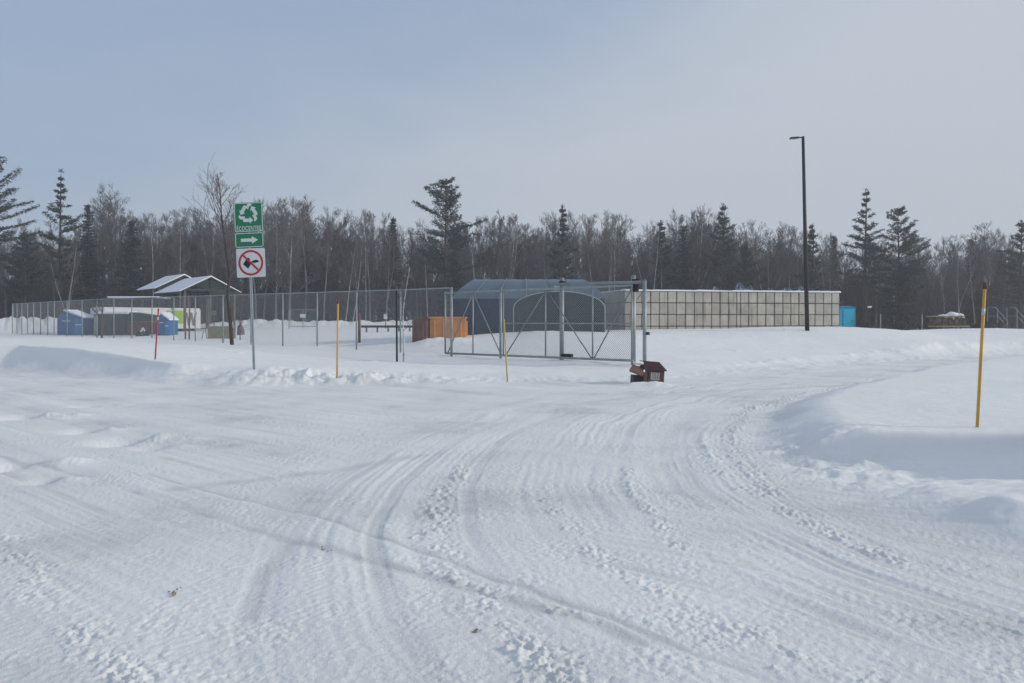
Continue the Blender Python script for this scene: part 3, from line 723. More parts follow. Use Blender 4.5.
# ------------------------------------------------------------------ containers in the yard
def rib_container(name, label, px0, px1, pyt, Y, m, base_dz=0, depth=1.8, rz=0.0, ribs=5, cat='container', rim=None, taper=0.0):
    x0, x1 = X_at(px0, Y), X_at(px1, Y); cx = (x0 + x1) / 2; g = H(cx, Y) + base_dz; zt = Z_at(pyt, Y) - g; w = x1 - x0
    t = thing(name, label, cat, (cx, Y + depth / 2, g), rz)
    b = MB(); th = .05
    b.bev((0, -depth / 2, zt / 2 - .1), (w, th, zt + .2), .01); b.bev((0, depth / 2, zt / 2 - .1), (w, th, zt + .2), .01)
    b.bev((-w / 2 + th / 2, 0, zt / 2 - .1), (th, depth - th - .006, zt + .2), .01); b.bev((w / 2 - th / 2, 0, zt / 2 - .1), (th, depth - th - .006, zt + .2), .01)
    b.box((0, 0, .25), (w - .12, depth - .12, .06))
    b.build('container_body', m, t)
    def ribb(c, d): MB().bev(c, d, .015).build('side_rib', m, t)
    for k in range(ribs):
        x = -w / 2 + w * (k + .5) / ribs; ribb((x, -depth / 2 - .05, zt / 2 - .05), (.07, .06, zt - .12))
    for k in range(3):
        y = -depth / 2 + depth * (k + .5) / 3
        ribb((-w / 2 - .04, y, zt / 2 - .05), (.06, .07, zt - .12)); ribb((w / 2 + .04, y, zt / 2 - .05), (.06, .07, zt - .12))
    e = MB(); e.bev((0, -depth / 2 - .01, zt + .03), (w + .1, .1, .08), .015); e.bev((0, depth / 2 + .01, zt + .03), (w + .1, .1, .08), .015)
    e.bev((-w / 2, 0, zt + .03), (.1, depth - .09, .08), .015); e.bev((w / 2, 0, zt + .03), (.1, depth - .09, .08), .015)
    e.build('top_rim', rim or m, t)
    return t, w, zt
t, w, zt = rib_container('orange_container', 'bright orange steel container beside the tarpaulin shelter', 429.5, 464.8, 318.4, 34.9, M['orange'], -.15, 1.4, R(2), 4)
t, w, zt = rib_container('rusty_container', 'rust-brown box container touching the left end of the orange one', 414.5, 429, 318.6, 34.7, M['rust'], -.15, 1.3, R(-8), 2)
t, w, zt = rib_container('green_dumpster', 'dark green snow-topped dumpster between the two blue bins', 94, 127.5, 315, 59.5, M['dkgreen'], 0, 2.0, R(4), 5, 'dumpster')
jitter(MB().bev((0, 0, zt + .12), (w - .1, 1.8, .28), .1), .05, 3).build('snow_load', M['snow'], t)
MB().bev((-w / 2 + .12, -1.1, zt / 2), (.22, .05, zt - .1), .01).build('end_panel', M['galv_dull'], t)
t, w, zt = rib_container('brown_dumpster', 'brown dumpster with dark sloping lid right of the green dumpster', 128.5, 157.5, 322.5, 58.2, M['rust'], 0, 1.8, R(2), 4, 'dumpster')
MB().prism([(-w / 2, zt + .08), (w / 2 * .75, zt + .08), (w / 2 * .6, zt + .5), (-w / 2, zt + .75)], -.85, .95).build('lid', M['dkgreen'], t)
def junk_box(px, py, Y, s, m, name, label, seed):
    x = X_at(px, Y); g = H(x, Y); o = jitter(MB().bev((0, 0, s[2] / 2), s, .04), .08, seed, 4).build(name, m, None, False, (x, Y, g)); o.rotation_euler = (0, 0, seed); tag(o, label, name.replace('_', ' '))
x = X_at(143, 56.6); g = H(x, 56.6)
t = thing('scrap_pile', 'small white and black scrap pile at the brown dumpster foot', 'pile', (x, 56.6, g))
jitter(heap(.45, .35, .35, 5, rough=.6), .05, 2, 5).build('dark_scrap', M['junk'], t)
jitter(heap(.28, .22, .5, 9, rough=.6), .04, 2, 5).build('snow_lump', M['snow'], t)

def blue_bin(px0, px1, Y, label, rz, w=2.1, s=1.0):
    cx = X_at((px0 + px1) / 2, Y); g = H(cx, Y)
    t = thing('donation_bin', label, 'bin', (cx, Y, g), rz, 'blue roofed bins behind the fence')
    h1, h2, dp = 1.25 * s, 1.8 * s, 1.3 * s; w2 = w / 2
    b = MB()
    b.prism([(-w2, -.1), (w2, -.1), (w2, h1), (-w2 * .45, h2), (-w2, h1 * 1.05)], -dp / 2, dp / 2)
    b.build('bin_body', M['blue'], t)
    MB().bev((w2 * .62, -dp / 2 - .02, h1 * .5), (w2 * .66, .03, h1 * .95), .01).build('side_panel', M['teal'], t)
    MB().box((w2 * .62, -dp / 2 - .05, h1 * .62), (w2 * .5, .02, .07)).build('slot', M['white'], t)
    MB().box((-w2 * .3, -dp / 2 - .02, h1 * .85), (w2 * .6, .02, .06)).build('slot', M['white'], t)
    sn = MB(); sn.prism([(-w2 * .45, h2 + .01), (w2 * 1.04, h1 + .01), (w2 * 1.04, h1 + .11), (-w2 * .40, h2 + .12), (-w2 * .6, h2 + .03)], -dp / 2 - .05, dp / 2 + .05)
    sn.build('roof_snow', M['snow'], t)
    return t
blue_bin(61.5, 91.5, 60.5, 'larger blue bin with snowy sloping roof near the fence end', R(-8), 2.2, 1.0)
blue_bin(161.5, 174, 57, 'smaller bright blue bin in front of the white trailer', R(-8), .92, .84)

# white trailer with printed panels
TA = Vector((X_at(104, 60), 60.0)); TBv = Vector((X_at(200.8, 66), 66.0)); tu = (TBv - TA); TLn = tu.length
tg = H(TBv.x, TBv.y)
trl = thing('white_trailer', 'long white box trailer with lime green panel and grey zigzag print', 'trailer', (TA.x, TA.y, tg), math.atan2(tu.y, tu.x))
tz0, tz1 = .18, Z_at(309.5, 66) - tg
MB().bev((TLn / 2, 1.2, (tz0 + tz1) / 2), (TLn, 2.4, tz1 - tz0), .04).build('trailer_body', M['trailer'], trl)
def tx(px):
    k = (px - 512) / F; D = TBv - TA; return ((k * TA.y - TA.x) / (D.x - k * D.y)) * TLn
MB().box(((tx(166) + tx(184)) / 2, -.012, tz0 + (tz1 - tz0) * .60), (tx(184) - tx(166), .02, (tz1 - tz0) * .66)).build('lime_panel', M['lime'], trl)
zg = MB(); a0, a1 = tx(186.5), tx(195.8); zb, ztp = tz0 + .25, tz1 - .25; n = 4
for k in range(4):
    xa = a0 + (a1 - a0) * k / 4; xb = a0 + (a1 - a0) * (k + 1) / 4; ww = .16
    A_, B_ = ((xa, ztp), (xb, zb)) if k % 2 == 0 else ((xa, zb), (xb, ztp))
    zg.prism([(A_[0] - ww / 2, A_[1]), (B_[0] - ww / 2, B_[1]), (B_[0] + ww / 2, B_[1]), (A_[0] + ww / 2, A_[1])], -.02 - .003 * k, -.002)
zg.build('zigzag_graphic', M['greygraph'], trl)
MB().bev((TLn / 2, 1.2, tz1 + .05), (TLn - .05, 2.3, .09), .03).build('roof_snow', M['snow'], trl)
MB().box((TLn / 2, 1.2, .08), (TLn - .6, 1.6, .18)).build('chassis', M['black'], trl)
for k in (.2, .28, .82):
    MB().tube([(TLn * k, .05, .12), (TLn * k, .3, .12)], .2, 14).build('wheel', M['rubber'], trl, True)

# flat roofed shelter
FY = 64; fx0, fx1 = X_at(108, FY), X_at(157.5, FY); fz = Z_at(298, FY)
fg = H((fx0 + fx1) / 2, FY)
fs = thing('flat_roof_shelter', 'flat snow-covered roof slab on slim dark posts behind the dumpsters', 'shelter', ((fx0 + fx1) / 2, FY, fg))
MB().bev((0, 1.2, fz - fg - .06), (fx1 - fx0, 2.6, .08), .02).build('roof_slab', M['black'], fs)
jitter(MB().bev((0, 1.2, fz - fg + .065), (fx1 - fx0 + .05, 2.65, .14), .05), .03, 3, 1).build('roof_snow', M['snow'], fs)
for px in (117, 137, 144.5, 154):
    for yy in (.1, 2.3): MB().box((X_at(px, FY) - (fx0 + fx1) / 2, yy, (fz - fg) / 2 - .1), (.12, .12, fz - fg - .02)).build('post', M['black'], fs)

# gabled pavilion, two bays
ax = Vector((-.65, .76)).normalized(); wx = Vector((ax.y, -ax.x))
def pavilion_bay(parent, o, w, length, ez, pz, back):
    m = Matrix(((wx.x, ax.x, 0, o.x), (wx.y, ax.y, 0, o.y), (0, 0, 1, 0), (0, 0, 0, 1)))
    ov = .35; s_ = (pz - ez) / (w / 2)
    for sg in (-1, 1):
        a = [(w / 2, pz), (w / 2 + sg * (w / 2 + ov), ez - ov * s_)]
        MB().prism([(a[0][0], a[0][1]), (a[1][0], a[1][1]), (a[1][0], a[1][1] - .08), (a[0][0], a[0][1] - .08)], -.3, length, m).build('roof_slope', M['roofgreen'], parent)
        MB().prism([(a[0][0], a[0][1] + .012), (a[1][0], a[1][1] + .012), (a[1][0], a[1][1] + .07), (a[0][0], a[0][1] + .11)], -.28, length - .02, m).build('roof_snow', M['snow'], parent)
    for yy in (0.0, length - .3):
        b = MB(); 
        b.tube([m @ Vector((0, yy, ez)), m @ Vector((w, yy, ez))], .07, 4); b.tube([m @ Vector((w / 2, yy, ez)), m @ Vector((w / 2, yy, pz - .1))], .05, 4)
        for k in (.25, .75): b.tube([m @ Vector((w * k, yy, ez)), m @ Vector((w * k, yy, ez + (pz - ez) * .48))], .04, 4)
        for k in (.25, .75): b.tube([m @ Vector((w / 2, yy, ez)), m @ Vector((w * k, yy, ez + (pz - ez) * .45))], .04, 4)
        b.tube([m @ Vector((0, yy, ez)), m @ Vector((w / 2, yy, pz - .15))], .05, 4); b.tube([m @ Vector((w, yy, ez)), m @ Vector((w / 2, yy, pz - .15))], .05, 4)
        b.build('truss', M['roofgreen'], parent)
        for k in (.03, .97): MB().box((w * k, yy, ez / 2), (.14, .14, ez - .05), m).build('post', M['greypost'], parent)
pb = Vector((X_at(183, 64), 64.0)); pg = H(pb.x, pb.y)
pav = thing('gabled_pavilion', 'open pavilion with snowy gabled metal roof and green trusses', 'pavilion', (pb.x, pb.y, pg))
ez, pz = Z_at(289.5, 64) - pg, Z_at(277, 65.4) - pg
pavilion_bay(pav, Vector((0, 0)), 4.3, 6.3, ez, pz, False)
pavilion_bay(pav, Vector((ax.x * 6.4, ax.y * 6.4)) , 4.3, 5.0, ez + .42, pz + .42, True)

# beige crate, stand, posts
def simple_crate():
    Y = 48.5; x = X_at(219, Y); g = H(x, Y); w = X_at(231, Y) - X_at(207, Y); h = Z_at(327, Y) - g
    t = thing('slatted_crate', 'beige slatted crate behind the fence near the leaning bare tree', 'crate', (x, Y, g), R(-3))
    MB().box((0, .45, h / 2 - .04), (w - .08, .8, h - .04)).build('crate_body', M['greypost'], t)
    b = MB()
    for k in range(7): b.bev((-w / 2 + w * (k + .5) / 7, .03, h / 2 - .05), (w / 7 - .012, .03, h + .1), .006)
    b.build('front_boards', M['crate'], t); MB().bev((0, .45, h + .02), (w + .04, .95, .05), .01).build('top_board', M['crate'], t)
simple_crate()
Y = 49; x = X_at(203.5, Y); g = H(x, Y)
t = thing('metal_stand', 'little black metal stand left of the beige crate', 'stand', (x, Y, g))
b = MB(); b.tube([(-.12, 0, -.05), (.0, 0, .45)], .02, 6); b.tube([(.22, 0, -.05), (.1, 0, .62)], .02, 6); b.build('leg', M['black'], t); MB().box((.0, 0, .62), (.32, .25, .035)).build('plate', M['black'], t)
def pole(px, pyt, Y, r, m, name, label, cat, lean=0, group=None, sides=8):
    x = X_at(px, Y); g = H(x, Y); zt = Z_at(pyt, Y)
    o = MB().tube([(0, 0, -.2), (lean * .5, 0, (zt - g) * .5), (lean, 0, zt - g)], [r, r * .95, r * .85], sides).build(name, m, None, True, (x, Y, g))
    return tag(o, label, cat, group)
pole(185.4, 308, 47.5, .05, M['brownwood'], 'wooden_stake', 'left one of two brown stakes before the trailer zigzag print', 'stake', 0, 'brown stakes in the yard')
pole(189.2, 308.5, 47.2, .05, M['brownwood'], 'wooden_stake', 'right one of two brown stakes before the trailer zigzag print', 'stake', .02, 'brown stakes in the yard')
pole(359.3, 312.5, 37.5, .07, M['rust'], 'wooden_post', 'short reddish brown post behind the fence right of yellow stake', 'post')
pole(397.0, 291, 26.0, .032, M['black'], 'black_pipe', 'thin black pipe standing beside the pale sapling', 'pipe', -.02)
def post_sign(px, pyt, pyb, w, Y, m, name, label):
    x = X_at(px, Y); g = H(x, Y); zt = Z_at(pyt, Y) - g; zb = Z_at(pyb, Y) - g
    t = thing(name, label, 'sign', (x, Y, g)); MB().tube([(0, 0, -.2), (0, 0, zt)], .035, 6).build('post', M['greypost'], t)
    MB().bev((0, -.05, (zt + zb) / 2), (w, .02, zt - zb), .004).build('sign_panel', m, t); return t
post_sign(214, 310.5, 315.5, .42, 70, M['galv_dull'], 'yard_sign', 'small grey sign on a post above the beige crate')
post_sign(385.6, 314, 319, .28, 62, M['white'], 'yard_sign', 'small white sign on a post left of the orange container')
# far little gate with plate
Y = 66; x = X_at(303, Y); g = H(x, Y); t = thing('yard_gate', 'small mesh gate with white plate far inside the yard', 'gate', (x, Y, g))
w2 = (X_at(317, Y) - X_at(289, Y)) / 2; zt = Z_at(309.5, Y) - g
b = MB()
for s_ in (-1, 0, 1): b.tube([(s_ * w2, 0, -.1), (s_ * w2, 0, zt)], .03, 6)
for z_ in (.15, zt): b.tube([(-w2, 0, z_), (w2, 0, z_)], .025, 6)
b.build('gate_frame', M['galv_dull'], t); w = MB(); wires(w, (-w2, 0), (w2, 0), .15, .15, zt, zt, .09, .003); w.build('wire_mesh', M['wire'], t)
MB().bev((0, -.04, zt * .66), (.45, .02, .3), .004).build('plate', M['white'], t)
# guard rail
Y = 56; x0, x1 = X_at(361, Y), X_at(415, Y); g = H((x0 + x1) / 2, Y); zr_ = Z_at(326.5, Y)
t = thing('guard_rail', 'low black guard rail in the yard left of the orange container', 'guard rail', ((x0 + x1) / 2, Y, g))
MB().bev((0, 0, zr_ - g), (x1 - x0, .08, .16), .02).build('rail', M['black'], t)
for k in range(5): MB().box((-(x1 - x0) / 2 + (x1 - x0) * (k + .5) / 5, .06, (zr_ - g) / 2 - .05), (.1, .1, zr_ - g + .1)).build('rail_post', M['greypost'], t)
# grey boulder
Y = 55; x = X_at(240.5, Y); g = H(x, Y); o = heap(.27, .27, Z_at(324.5, Y) - g, 3, 14, 6, .2).build('boulder', M['greypost'], None, True, (x, Y, g)); tag(o, 'rounded grey stump behind the fence right of the beige crate', 'stump'); o.name = 'tree_stump'

# ------------------------------------------------------------------ portable toilet
Y = 62; x0, x1 = X_at(841.5, Y), X_at(855.5, Y); cx = (x0 + x1) / 2; g = H(cx, Y); zt = Z_at(308, Y) - g; w = x1 - x0
t = thing('portable_toilet', 'turquoise portable toilet with domed roof at the block wall end', 'portable toilet', (cx, Y + .55, g))
MB().bev((0, 0, zt / 2 - .1), (w, w, zt + .2), .04).build('cabin', M['cyan'], t)
rf = MB(); rf.prism([(-w / 2 - .03, zt + .0), (w / 2 + .03, zt + .0), (w / 2 + .03, zt + .05), (w * .3, zt + .14), (0, zt + .18), (-w * .3, zt + .14), (-w / 2 - .03, zt + .05)], -w / 2 - .03, w / 2 + .03); rf.build('roof', M['teal'], t)
d = MB().bev((0, -w / 2 - .015, zt / 2), (w * .68, .03, zt * .86), .01).build('door', M['cyan'], t); MB().box((w * .25, -w / 2 - .04, zt * .5), (.05, .03, .12)).build('handle', M['black'], d)
for k in (-.42, .42): MB().box((w * k, -w / 2 - .012, zt / 2), (.05, .02, zt * .9)).build('corner_strip', M['teal'], t)

# ------------------------------------------------------------------ things on the right
Y = 60; x = X_at(947.5, Y); g = H(x, Y); w = X_at(964, Y) - X_at(931, Y)
t = thing('material_stack', 'stack of dark bundles on yellow timber with snow on top', 'stack', (x, Y, g))
def zz(py): return Z_at(py, Y) - g
for zc in (zz(327.4),): MB().bev((.1, 0, zc + .08), (w, 1.2, .12), .02).build('base_timber', M['palletyellow'], t)
for k in range(4): MB().box((-w / 2 + w * (k + .5) / 4, 0, (zz(327.4) - .1) / 2), (.12, 1.1, zz(327.4) - .1)).build('leg', M['greypost'], t)
rng = random.Random(8)
for k in range(5):
    bw = w * .9 / 5
    jitter(MB().bev((-w * .45 + bw * (k + .5), 0, (zz(326) + zz(317)) / 2), (bw * .98, 1.0, zz(317) - zz(326) + rng.uniform(-.06, .02)), .09), .07, k, 4).build('bundle', M['bundle'], t)
MB().bev((-.15, 0, zz(316.5)), (w * .95, 1.1, .10), .02).build('top_timber', M['palletyellow'], t)
for hx, hr, hh_ in ((-.3, .4, .12), (.35, .45, .3), (.85, .3, .2)):
    q_ = heap(hr, .45, hh_, hx, 14, 6, .35); q_.v = [(a + hx, b_, c_ + zz(316.2)) for a, b_, c_ in q_.v]; q_.build('snow_load', M['snow'], t, True)
Y = 61; x = X_at(990, Y); g = H(x, Y)
o = heap((X_at(1008, Y) - X_at(971, Y)) / 2, .8, Z_at(322.5, Y) - g, 12, 30, 6, .25, .35).build('debris_heap', M['junk'], None, False, (x, Y, g)); tag(o, 'long low dark debris heap before the pipe handrails', 'heap')
x = X_at(868, Y); g = H(x, Y)
o = heap((X_at(880, Y) - X_at(857, Y)) / 2, .7, Z_at(323.5, Y) - g, 15, 26, 6, .3, .5).build('debris_heap', M['junk'], None, False, (x, Y, g)); tag(o, 'short dark debris heap just right of the turquoise toilet', 'heap')
def handrail(px, label):
    Y = 63; x = X_at(px, Y); g = H(x, Y); h = Z_at(307.5, Y) - g; u = Y / F
    t = thing('stair_handrail', label, 'handrail', (x, Y, g), 0, 'pipe handrails at the right edge')
    b = MB(); b.tube([(0, 0, -.1), (0, 0, h), (8 * u, 0, h), (10 * u, 0, h - 2 * u), (10 * u, 0, -.1)], .035, 6)
    b.tube([(9 * u, 0, h - u), (20 * u, 0, h - 14 * u), (20 * u, 0, -.1)], .03, 6); b.build('rail_tube', M['galv_dull'], t, True)
    MB().tube([(0, 0, h - 8.5 * u), (10 * u, 0, h - 8.5 * u), (20 * u, 0, h - 19 * u)], .025, 6).build('mid_rail', M['galv_dull'], t, True)
handrail(987.5, 'left pipe handrail, the one beside the yellow stake'); handrail(1007, 'right pipe handrail at the picture edge')
pole(880.5, 313.5, 64, .05, M['galv_dull'], 'yard_post', 'thin grey post right of the short dark heap', 'post', 0, 'thin posts on the far field')
pole(922, 314, 64, .05, M['galv_dull'], 'yard_post', 'thin grey post left of the timber stack', 'post', 0, 'thin posts on the far field')
Y = 66; x = X_at(869.5, Y); g = H(x, Y); t = thing('yard_light', 'small white box light on a dark post near the toilet', 'light', (x, Y, g))
MB().tube([(0, 0, -.2), (0, 0, Z_at(308, Y) - g)], .04, 6).build('post', M['black'], t); MB().bev((0, 0, Z_at(307, Y) - g), (.3, .2, .16), .03).build('light_box', M['white'], t)

# ------------------------------------------------------------------ little broken house by the gate
Y = 20.0; x = X_at(646, Y); g = H(x, Y) - .05
hs = thing('toy_house', 'small broken red toy house with maroon roof lying by the gate post', 'toy house', (x, Y, g), R(6))
hs.rotation_euler = (R(-2), R(4), R(8))
u = Y / F
def hz(py): return max(0, Z_at(py, Y) - g)
bx0, bx1 = (648 - 646) * u, (664 - 646) * u
MB().box(((bx0 + bx1) / 2, .14, hz(370) / 2), (bx1 - bx0, .3, hz(369.5))).build('house_wall', M['greypost'], hs)
MB().box((bx1 - .03, -.018, hz(371) / 2), (.05, .012, hz(370))).build('corner_board', M['redpaint'], hs)
MB().box(((bx0 + bx1) / 2 - .02, -.018, hz(370.6)), (bx1 - bx0 - .06, .012, .035)).build('eave_board', M['redpaint'], hs)
MB().box((bx1 + .006, .14, hz(371) / 2 + .02), (.012, .29, hz(371))).build('gable_board', M['pinkpaint'], hs)  # right side board, far paler than the front wall
wn_ = MB(); zc = (hz(373) + hz(379)) / 2
fw = MB(); x0, x1, z0, z1 = (650 - 646) * u, (659 - 646) * u, hz(379.5), hz(372)
for (a, b2, c, d2) in ((x0, x1, z1 - .02, z1), (x0, x1, z0, z0 + .02), (x0, x0 + .02, z0 + .021, z1 - .021), (x1 - .02, x1, z0 + .021, z1 - .021), ((x0 + x1) / 2 + .03, (x0 + x1) / 2 + .05, z0 + .021, z1 - .021)):
    fw.box(((a + b2) / 2, -.022, (c + d2) / 2), (b2 - a, .02, d2 - c))
wf = fw.build('window', M['pinkpaint'], hs); MB().box(((x0 + x1) / 2, -.014, (z0 + z1) / 2), (x1 - x0 - .03, .006, z1 - z0 - .03)).build('pane', M['palewin'], wf)
rf = MB(); 
e0, e1, r0, r1 = (643.5 - 646) * u, (666 - 646) * u, (640.5 - 646) * u, (661 - 646) * u
V = [(e0, -.06, hz(369.6)), (e1, -.06, hz(369.2)), (r1, .2, hz(361.2)), (r0, .2, hz(360.8)), (e0 + .03, .46, hz(369)), (e1, .46, hz(369))]
n = len(rf.v); rf.v += V + [(a, b2, c - .022) for a, b2, c in V]
rf.f += [(0, 1, 2, 3), (3, 2, 5, 4), (6, 9, 8, 7), (9, 10, 11, 8), (0, 6, 7, 1), (1, 7, 8, 2), (2, 8, 11, 5), (0, 3, 9, 6), (3, 4, 10, 9), (4, 5, 11, 10)]
rf.build('roof', M['dkred'], hs)
MB().prism([(bx0, hz(369.8)), (bx1, hz(369.8)), ((bx0 + bx1) / 2 - .02, hz(363))], .30, .31).build('gable_board', M['redpaint'], hs)
# porch on its left, the shade in its opening a solid black box
pr = MB(); pr.box(((634.5 - 646) * u + .1, .05, hz(376) / 2), (.34, .26, hz(375))); pr.build('porch_opening_shade', M['black'], hs)
pq = MB(); V = [((625.5 - 646) * u, -.20, hz(371.3)), ((640 - 646) * u, -.20, hz(375.8)), ((644 - 646) * u, .12, hz(367.2)), ((632 - 646) * u, .12, hz(365.8))]
pq.v += V + [(a, b2 + .006, c - .028) for a, b2, c in V]; pq.f += [(0, 1, 2, 3), (7, 6, 5, 4), (0, 4, 5, 1), (1, 5, 6, 2), (2, 6, 7, 3), (3, 7, 4, 0)]
pq.build('porch_roof', M['brownroof'], hs)
MB().box((.06 - .12, .02, hz(374) / 2), (.09, .28, hz(370.5))).build('post_corner', M['brownwood'], hs)
jitter(MB().bev(((638 - 646) * u + .02, .16, hz(363.5)), (.24, .2, .08), .03), .015, 3, 8).build('snow_patch', M['snow'], hs)
# leaf litter frozen into the road
for k, (px, py, w_2, h_2) in enumerate(((175, 594, .028, .014), (475, 631, .012, .011), (325, 550, .03, .010))):
    wx_, wy_ = pxw(px, py); z = float(height(np.array([wx_]), np.array([wy_]))[0][0])
    b = MB(); rng = random.Random(k)
    for j in range(9):
        m_ = Matrix.Translation((rng.gauss(0, w_2 * .7), rng.gauss(0, w_2), .006)) @ Matrix.Rotation(rng.uniform(0, 3), 4, 'Z') @ Matrix.Rotation(rng.uniform(-.5, .5), 4, 'X')
        b.bev((0, 0, 0), (h_2 * rng.uniform(.6, 1.3), h_2 * rng.uniform(.3, .7), .006), .001, m_)
    o = b.build('dead_leaves', M['leaf'], None, False, (wx_, wy_, z))
    tag(o, ['brown leaf scrap lying on the packed road at lower left', 'tiny brown scrap beside the crumbly ridge at bottom middle', 'thin dark scrap on the smooth tyre track', 'tiny dark scrap in the tracks right of centre', 'small dark scrap by the trampled hollows on the left'][k], 'leaf litter')

# ------------------------------------------------------------------ trees
def rdir(rng, base, spread):
    v = Vector((rng.gauss(0, 1), rng.gauss(0, 1), rng.gauss(0, 1))).normalized()
    return (base + v * spread).normalized()
def grow(mb, rng, p, d, L, r, level, maxl, up, sides, nsub, tw):
    n = 4 if level < 2 else 3; pts = [p.copy()]; dirs = []
    for i in range(n):
        d = (d + Vector((rng.gauss(0, .09), rng.gauss(0, .09), rng.gauss(0, .06) + up * .12))).normalized()
        p = p + d * (L / n); pts.append(p.copy()); dirs.append(d.copy())
    r1 = max(tw, r * .35)
    mb.tube(pts, [max(tw, r + (r1 - r) * i / n) for i in range(n + 1)], sides if level < 2 else 3, False)
    if level >= maxl: return
    k = nsub[level]
    for j in range(k):
        t = rng.uniform(.25, .98); i = min(n - 1, int(t * n)); q = pts[i].lerp(pts[i + 1], t * n - i)
        side = dirs[i].cross(Vector((rng.gauss(0, 1), rng.gauss(0, 1), rng.gauss(0, 1)))).normalized()
        nd = (dirs[i] * rng.uniform(.6, 1.0) + side * rng.uniform(.5, .9) + Vector((0, 0, up * .35))).normalized()
        grow(mb, rng, q, nd, L * rng.uniform(.38, .62), max(tw, r * .45), level + 1, maxl, up, sides, nsub, tw)
def deciduous(seed, h, r0, first=.35, nb=26, blen=.26, up=.6, nsub=(7, 4), tw=.012, lean=.03, fork=0, ang=(.55, .95)):
    rng = random.Random(seed); tr = MB(); cr = MB()
    pts = []; n = 12; p = Vector((0, 0, -.3)); d = Vector((rng.gauss(0, lean), rng.gauss(0, lean), 1)).normalized()
    for i in range(n + 1):
        pts.append(p.copy()); d = (d + Vector((rng.gauss(0, .035), rng.gauss(0, .035), .03))).normalized(); p = p + d * ((h * .93) / n)
    rad = [max(tw * 1.3, r0 * (1 - .88 * i / n)) for i in range(n + 1)]
    tr.tube(pts, rad, 6, False)
    trunks = [(pts, rad)]
    for f_ in range(fork):
        i0 = rng.randint(2, 5); q = pts[i0].copy(); dd = Vector((rng.uniform(-.5, .5), rng.uniform(-.3, .3), 1)).normalized(); pp = [q.copy()]
        m = n - i0
        for i in range(m):
            dd = (dd + Vector((rng.gauss(0, .04), rng.gauss(0, .04), .08))).normalized(); q = q + dd * (h * .85 / n); pp.append(q.copy())
        rr = [max(tw * 1.3, rad[i0] * .75 * (1 - .85 * i / m)) for i in range(m + 1)]
        tr.tube(pp, rr, 5, False); trunks.append((pp, rr))
    for ti, (pp, rr) in enumerate(trunks):
        cnt = nb if ti == 0 else nb // 2
        for j in range(cnt):
            t = first + (1 - first) * ((j + rng.random()) / cnt) if ti == 0 else rng.uniform(.25, 1)
            m = len(pp) - 1; t = min(t, .995); i = min(m - 1, int(t * m)); q = pp[i].lerp(pp[i + 1], t * m - i); ra = rr[i]
            a = rng.uniform(0, 2 * math.pi); e = rng.uniform(*ang)
            dr = Vector((math.cos(a) * math.cos(e), math.sin(a) * math.cos(e), math.sin(e)))
            Lb = h * blen * (1 - .62 * ((t - first) / (1 - first) if ti == 0 else t)) * rng.uniform(.6, 1.15)
            grow(cr, rng, q, dr, Lb, max(tw * 1.2, ra * .45), 1 if False else 0, 2, up, 4, nsub, tw)
    return tr, cr
def needles(mb, rng, c, n, size, flat=.6):
    for _ in range(n):
        v = Vector((rng.gauss(0, 1), rng.gauss(0, 1), rng.gauss(0, flat))).normalized() * size * rng.uniform(.5, 1.2)
        s_ = v.cross(Vector((rng.gauss(0, 1), rng.gauss(0, 1), rng.gauss(0, 1)))).normalized() * size * .20
        o = c + Vector((rng.gauss(0, .4), rng.gauss(0, .4), rng.gauss(0, .25))) * size
        b = len(mb.v); mb.v += [tuple(o + s_), tuple(o - s_), tuple(o + v)]; mb.f.append((b, b + 1, b + 2))
def pine(seed, h, spread, r0=.22, first=.35, dense=1.0, ex=.8):
    rng = random.Random(seed); tr = MB(); cr = MB()
    tr.tube([(0, 0, -.3), (rng.gauss(0, .1), 0, h * .5), (rng.gauss(0, .15), 0, h * .98)], [r0, r0 * .6, .03], 7, False)
    z = h * first
    while z < h * .985:
        t = (z / h - first) / (1 - first); k = rng.choice((3, 4, 5, 5)); wv_ = rng.uniform(.8, 1.15)
        env = spread * (math.sin(min(1, .22 + t * .95) * math.pi * .98) ** .75 if t < .5 else (1.02 - t) ** ex * 1.15)
        for j in range(k):
            a = rng.uniform(0, 2 * math.pi); L = env * wv_ * rng.uniform(.45, 1.15)
            if L < .25: L = .25
            el = .05 + .5 * t + rng.gauss(0, .12); d = Vector((math.cos(a) * math.cos(el), math.sin(a) * math.cos(el), math.sin(el)))
            pts = [Vector((0, 0, z))]; n = 5
            for i in range(n):
                d = (d + Vector((rng.gauss(0, .06), rng.gauss(0, .06), .05))).normalized(); pts.append(pts[-1] + d * L / n)
            cr_r = [.045 * (1 - t * .6) * (1 - .7 * i / n) + .008 for i in range(n + 1)]
            tr.tube(pts, cr_r, 4, False)
            m = max(3, int(L / .24 * dense))
            for i in range(m):
                s_ = .28 + .72 * (i + rng.random()) / m; i2 = min(n - 1, int(s_ * n)); q = pts[i2].lerp(pts[i2 + 1], s_ * n - i2)
                w_3 = (1 - abs(s_ - .65)) * L * .17
                sd = d.cross(Vector((0, 0, 1))).normalized()
                for sg in (-1, 0, 1):
                    needles(cr, rng, q + sd * sg * w_3 * rng.uniform(.5, 1.1) + Vector((0, 0, rng.uniform(-.02, .08))), 7, .22)
        z += h * rng.uniform(.030, .052)
    needles(cr, rng, Vector((0, 0, h)), 16, .28, 1.8)
    return tr, cr
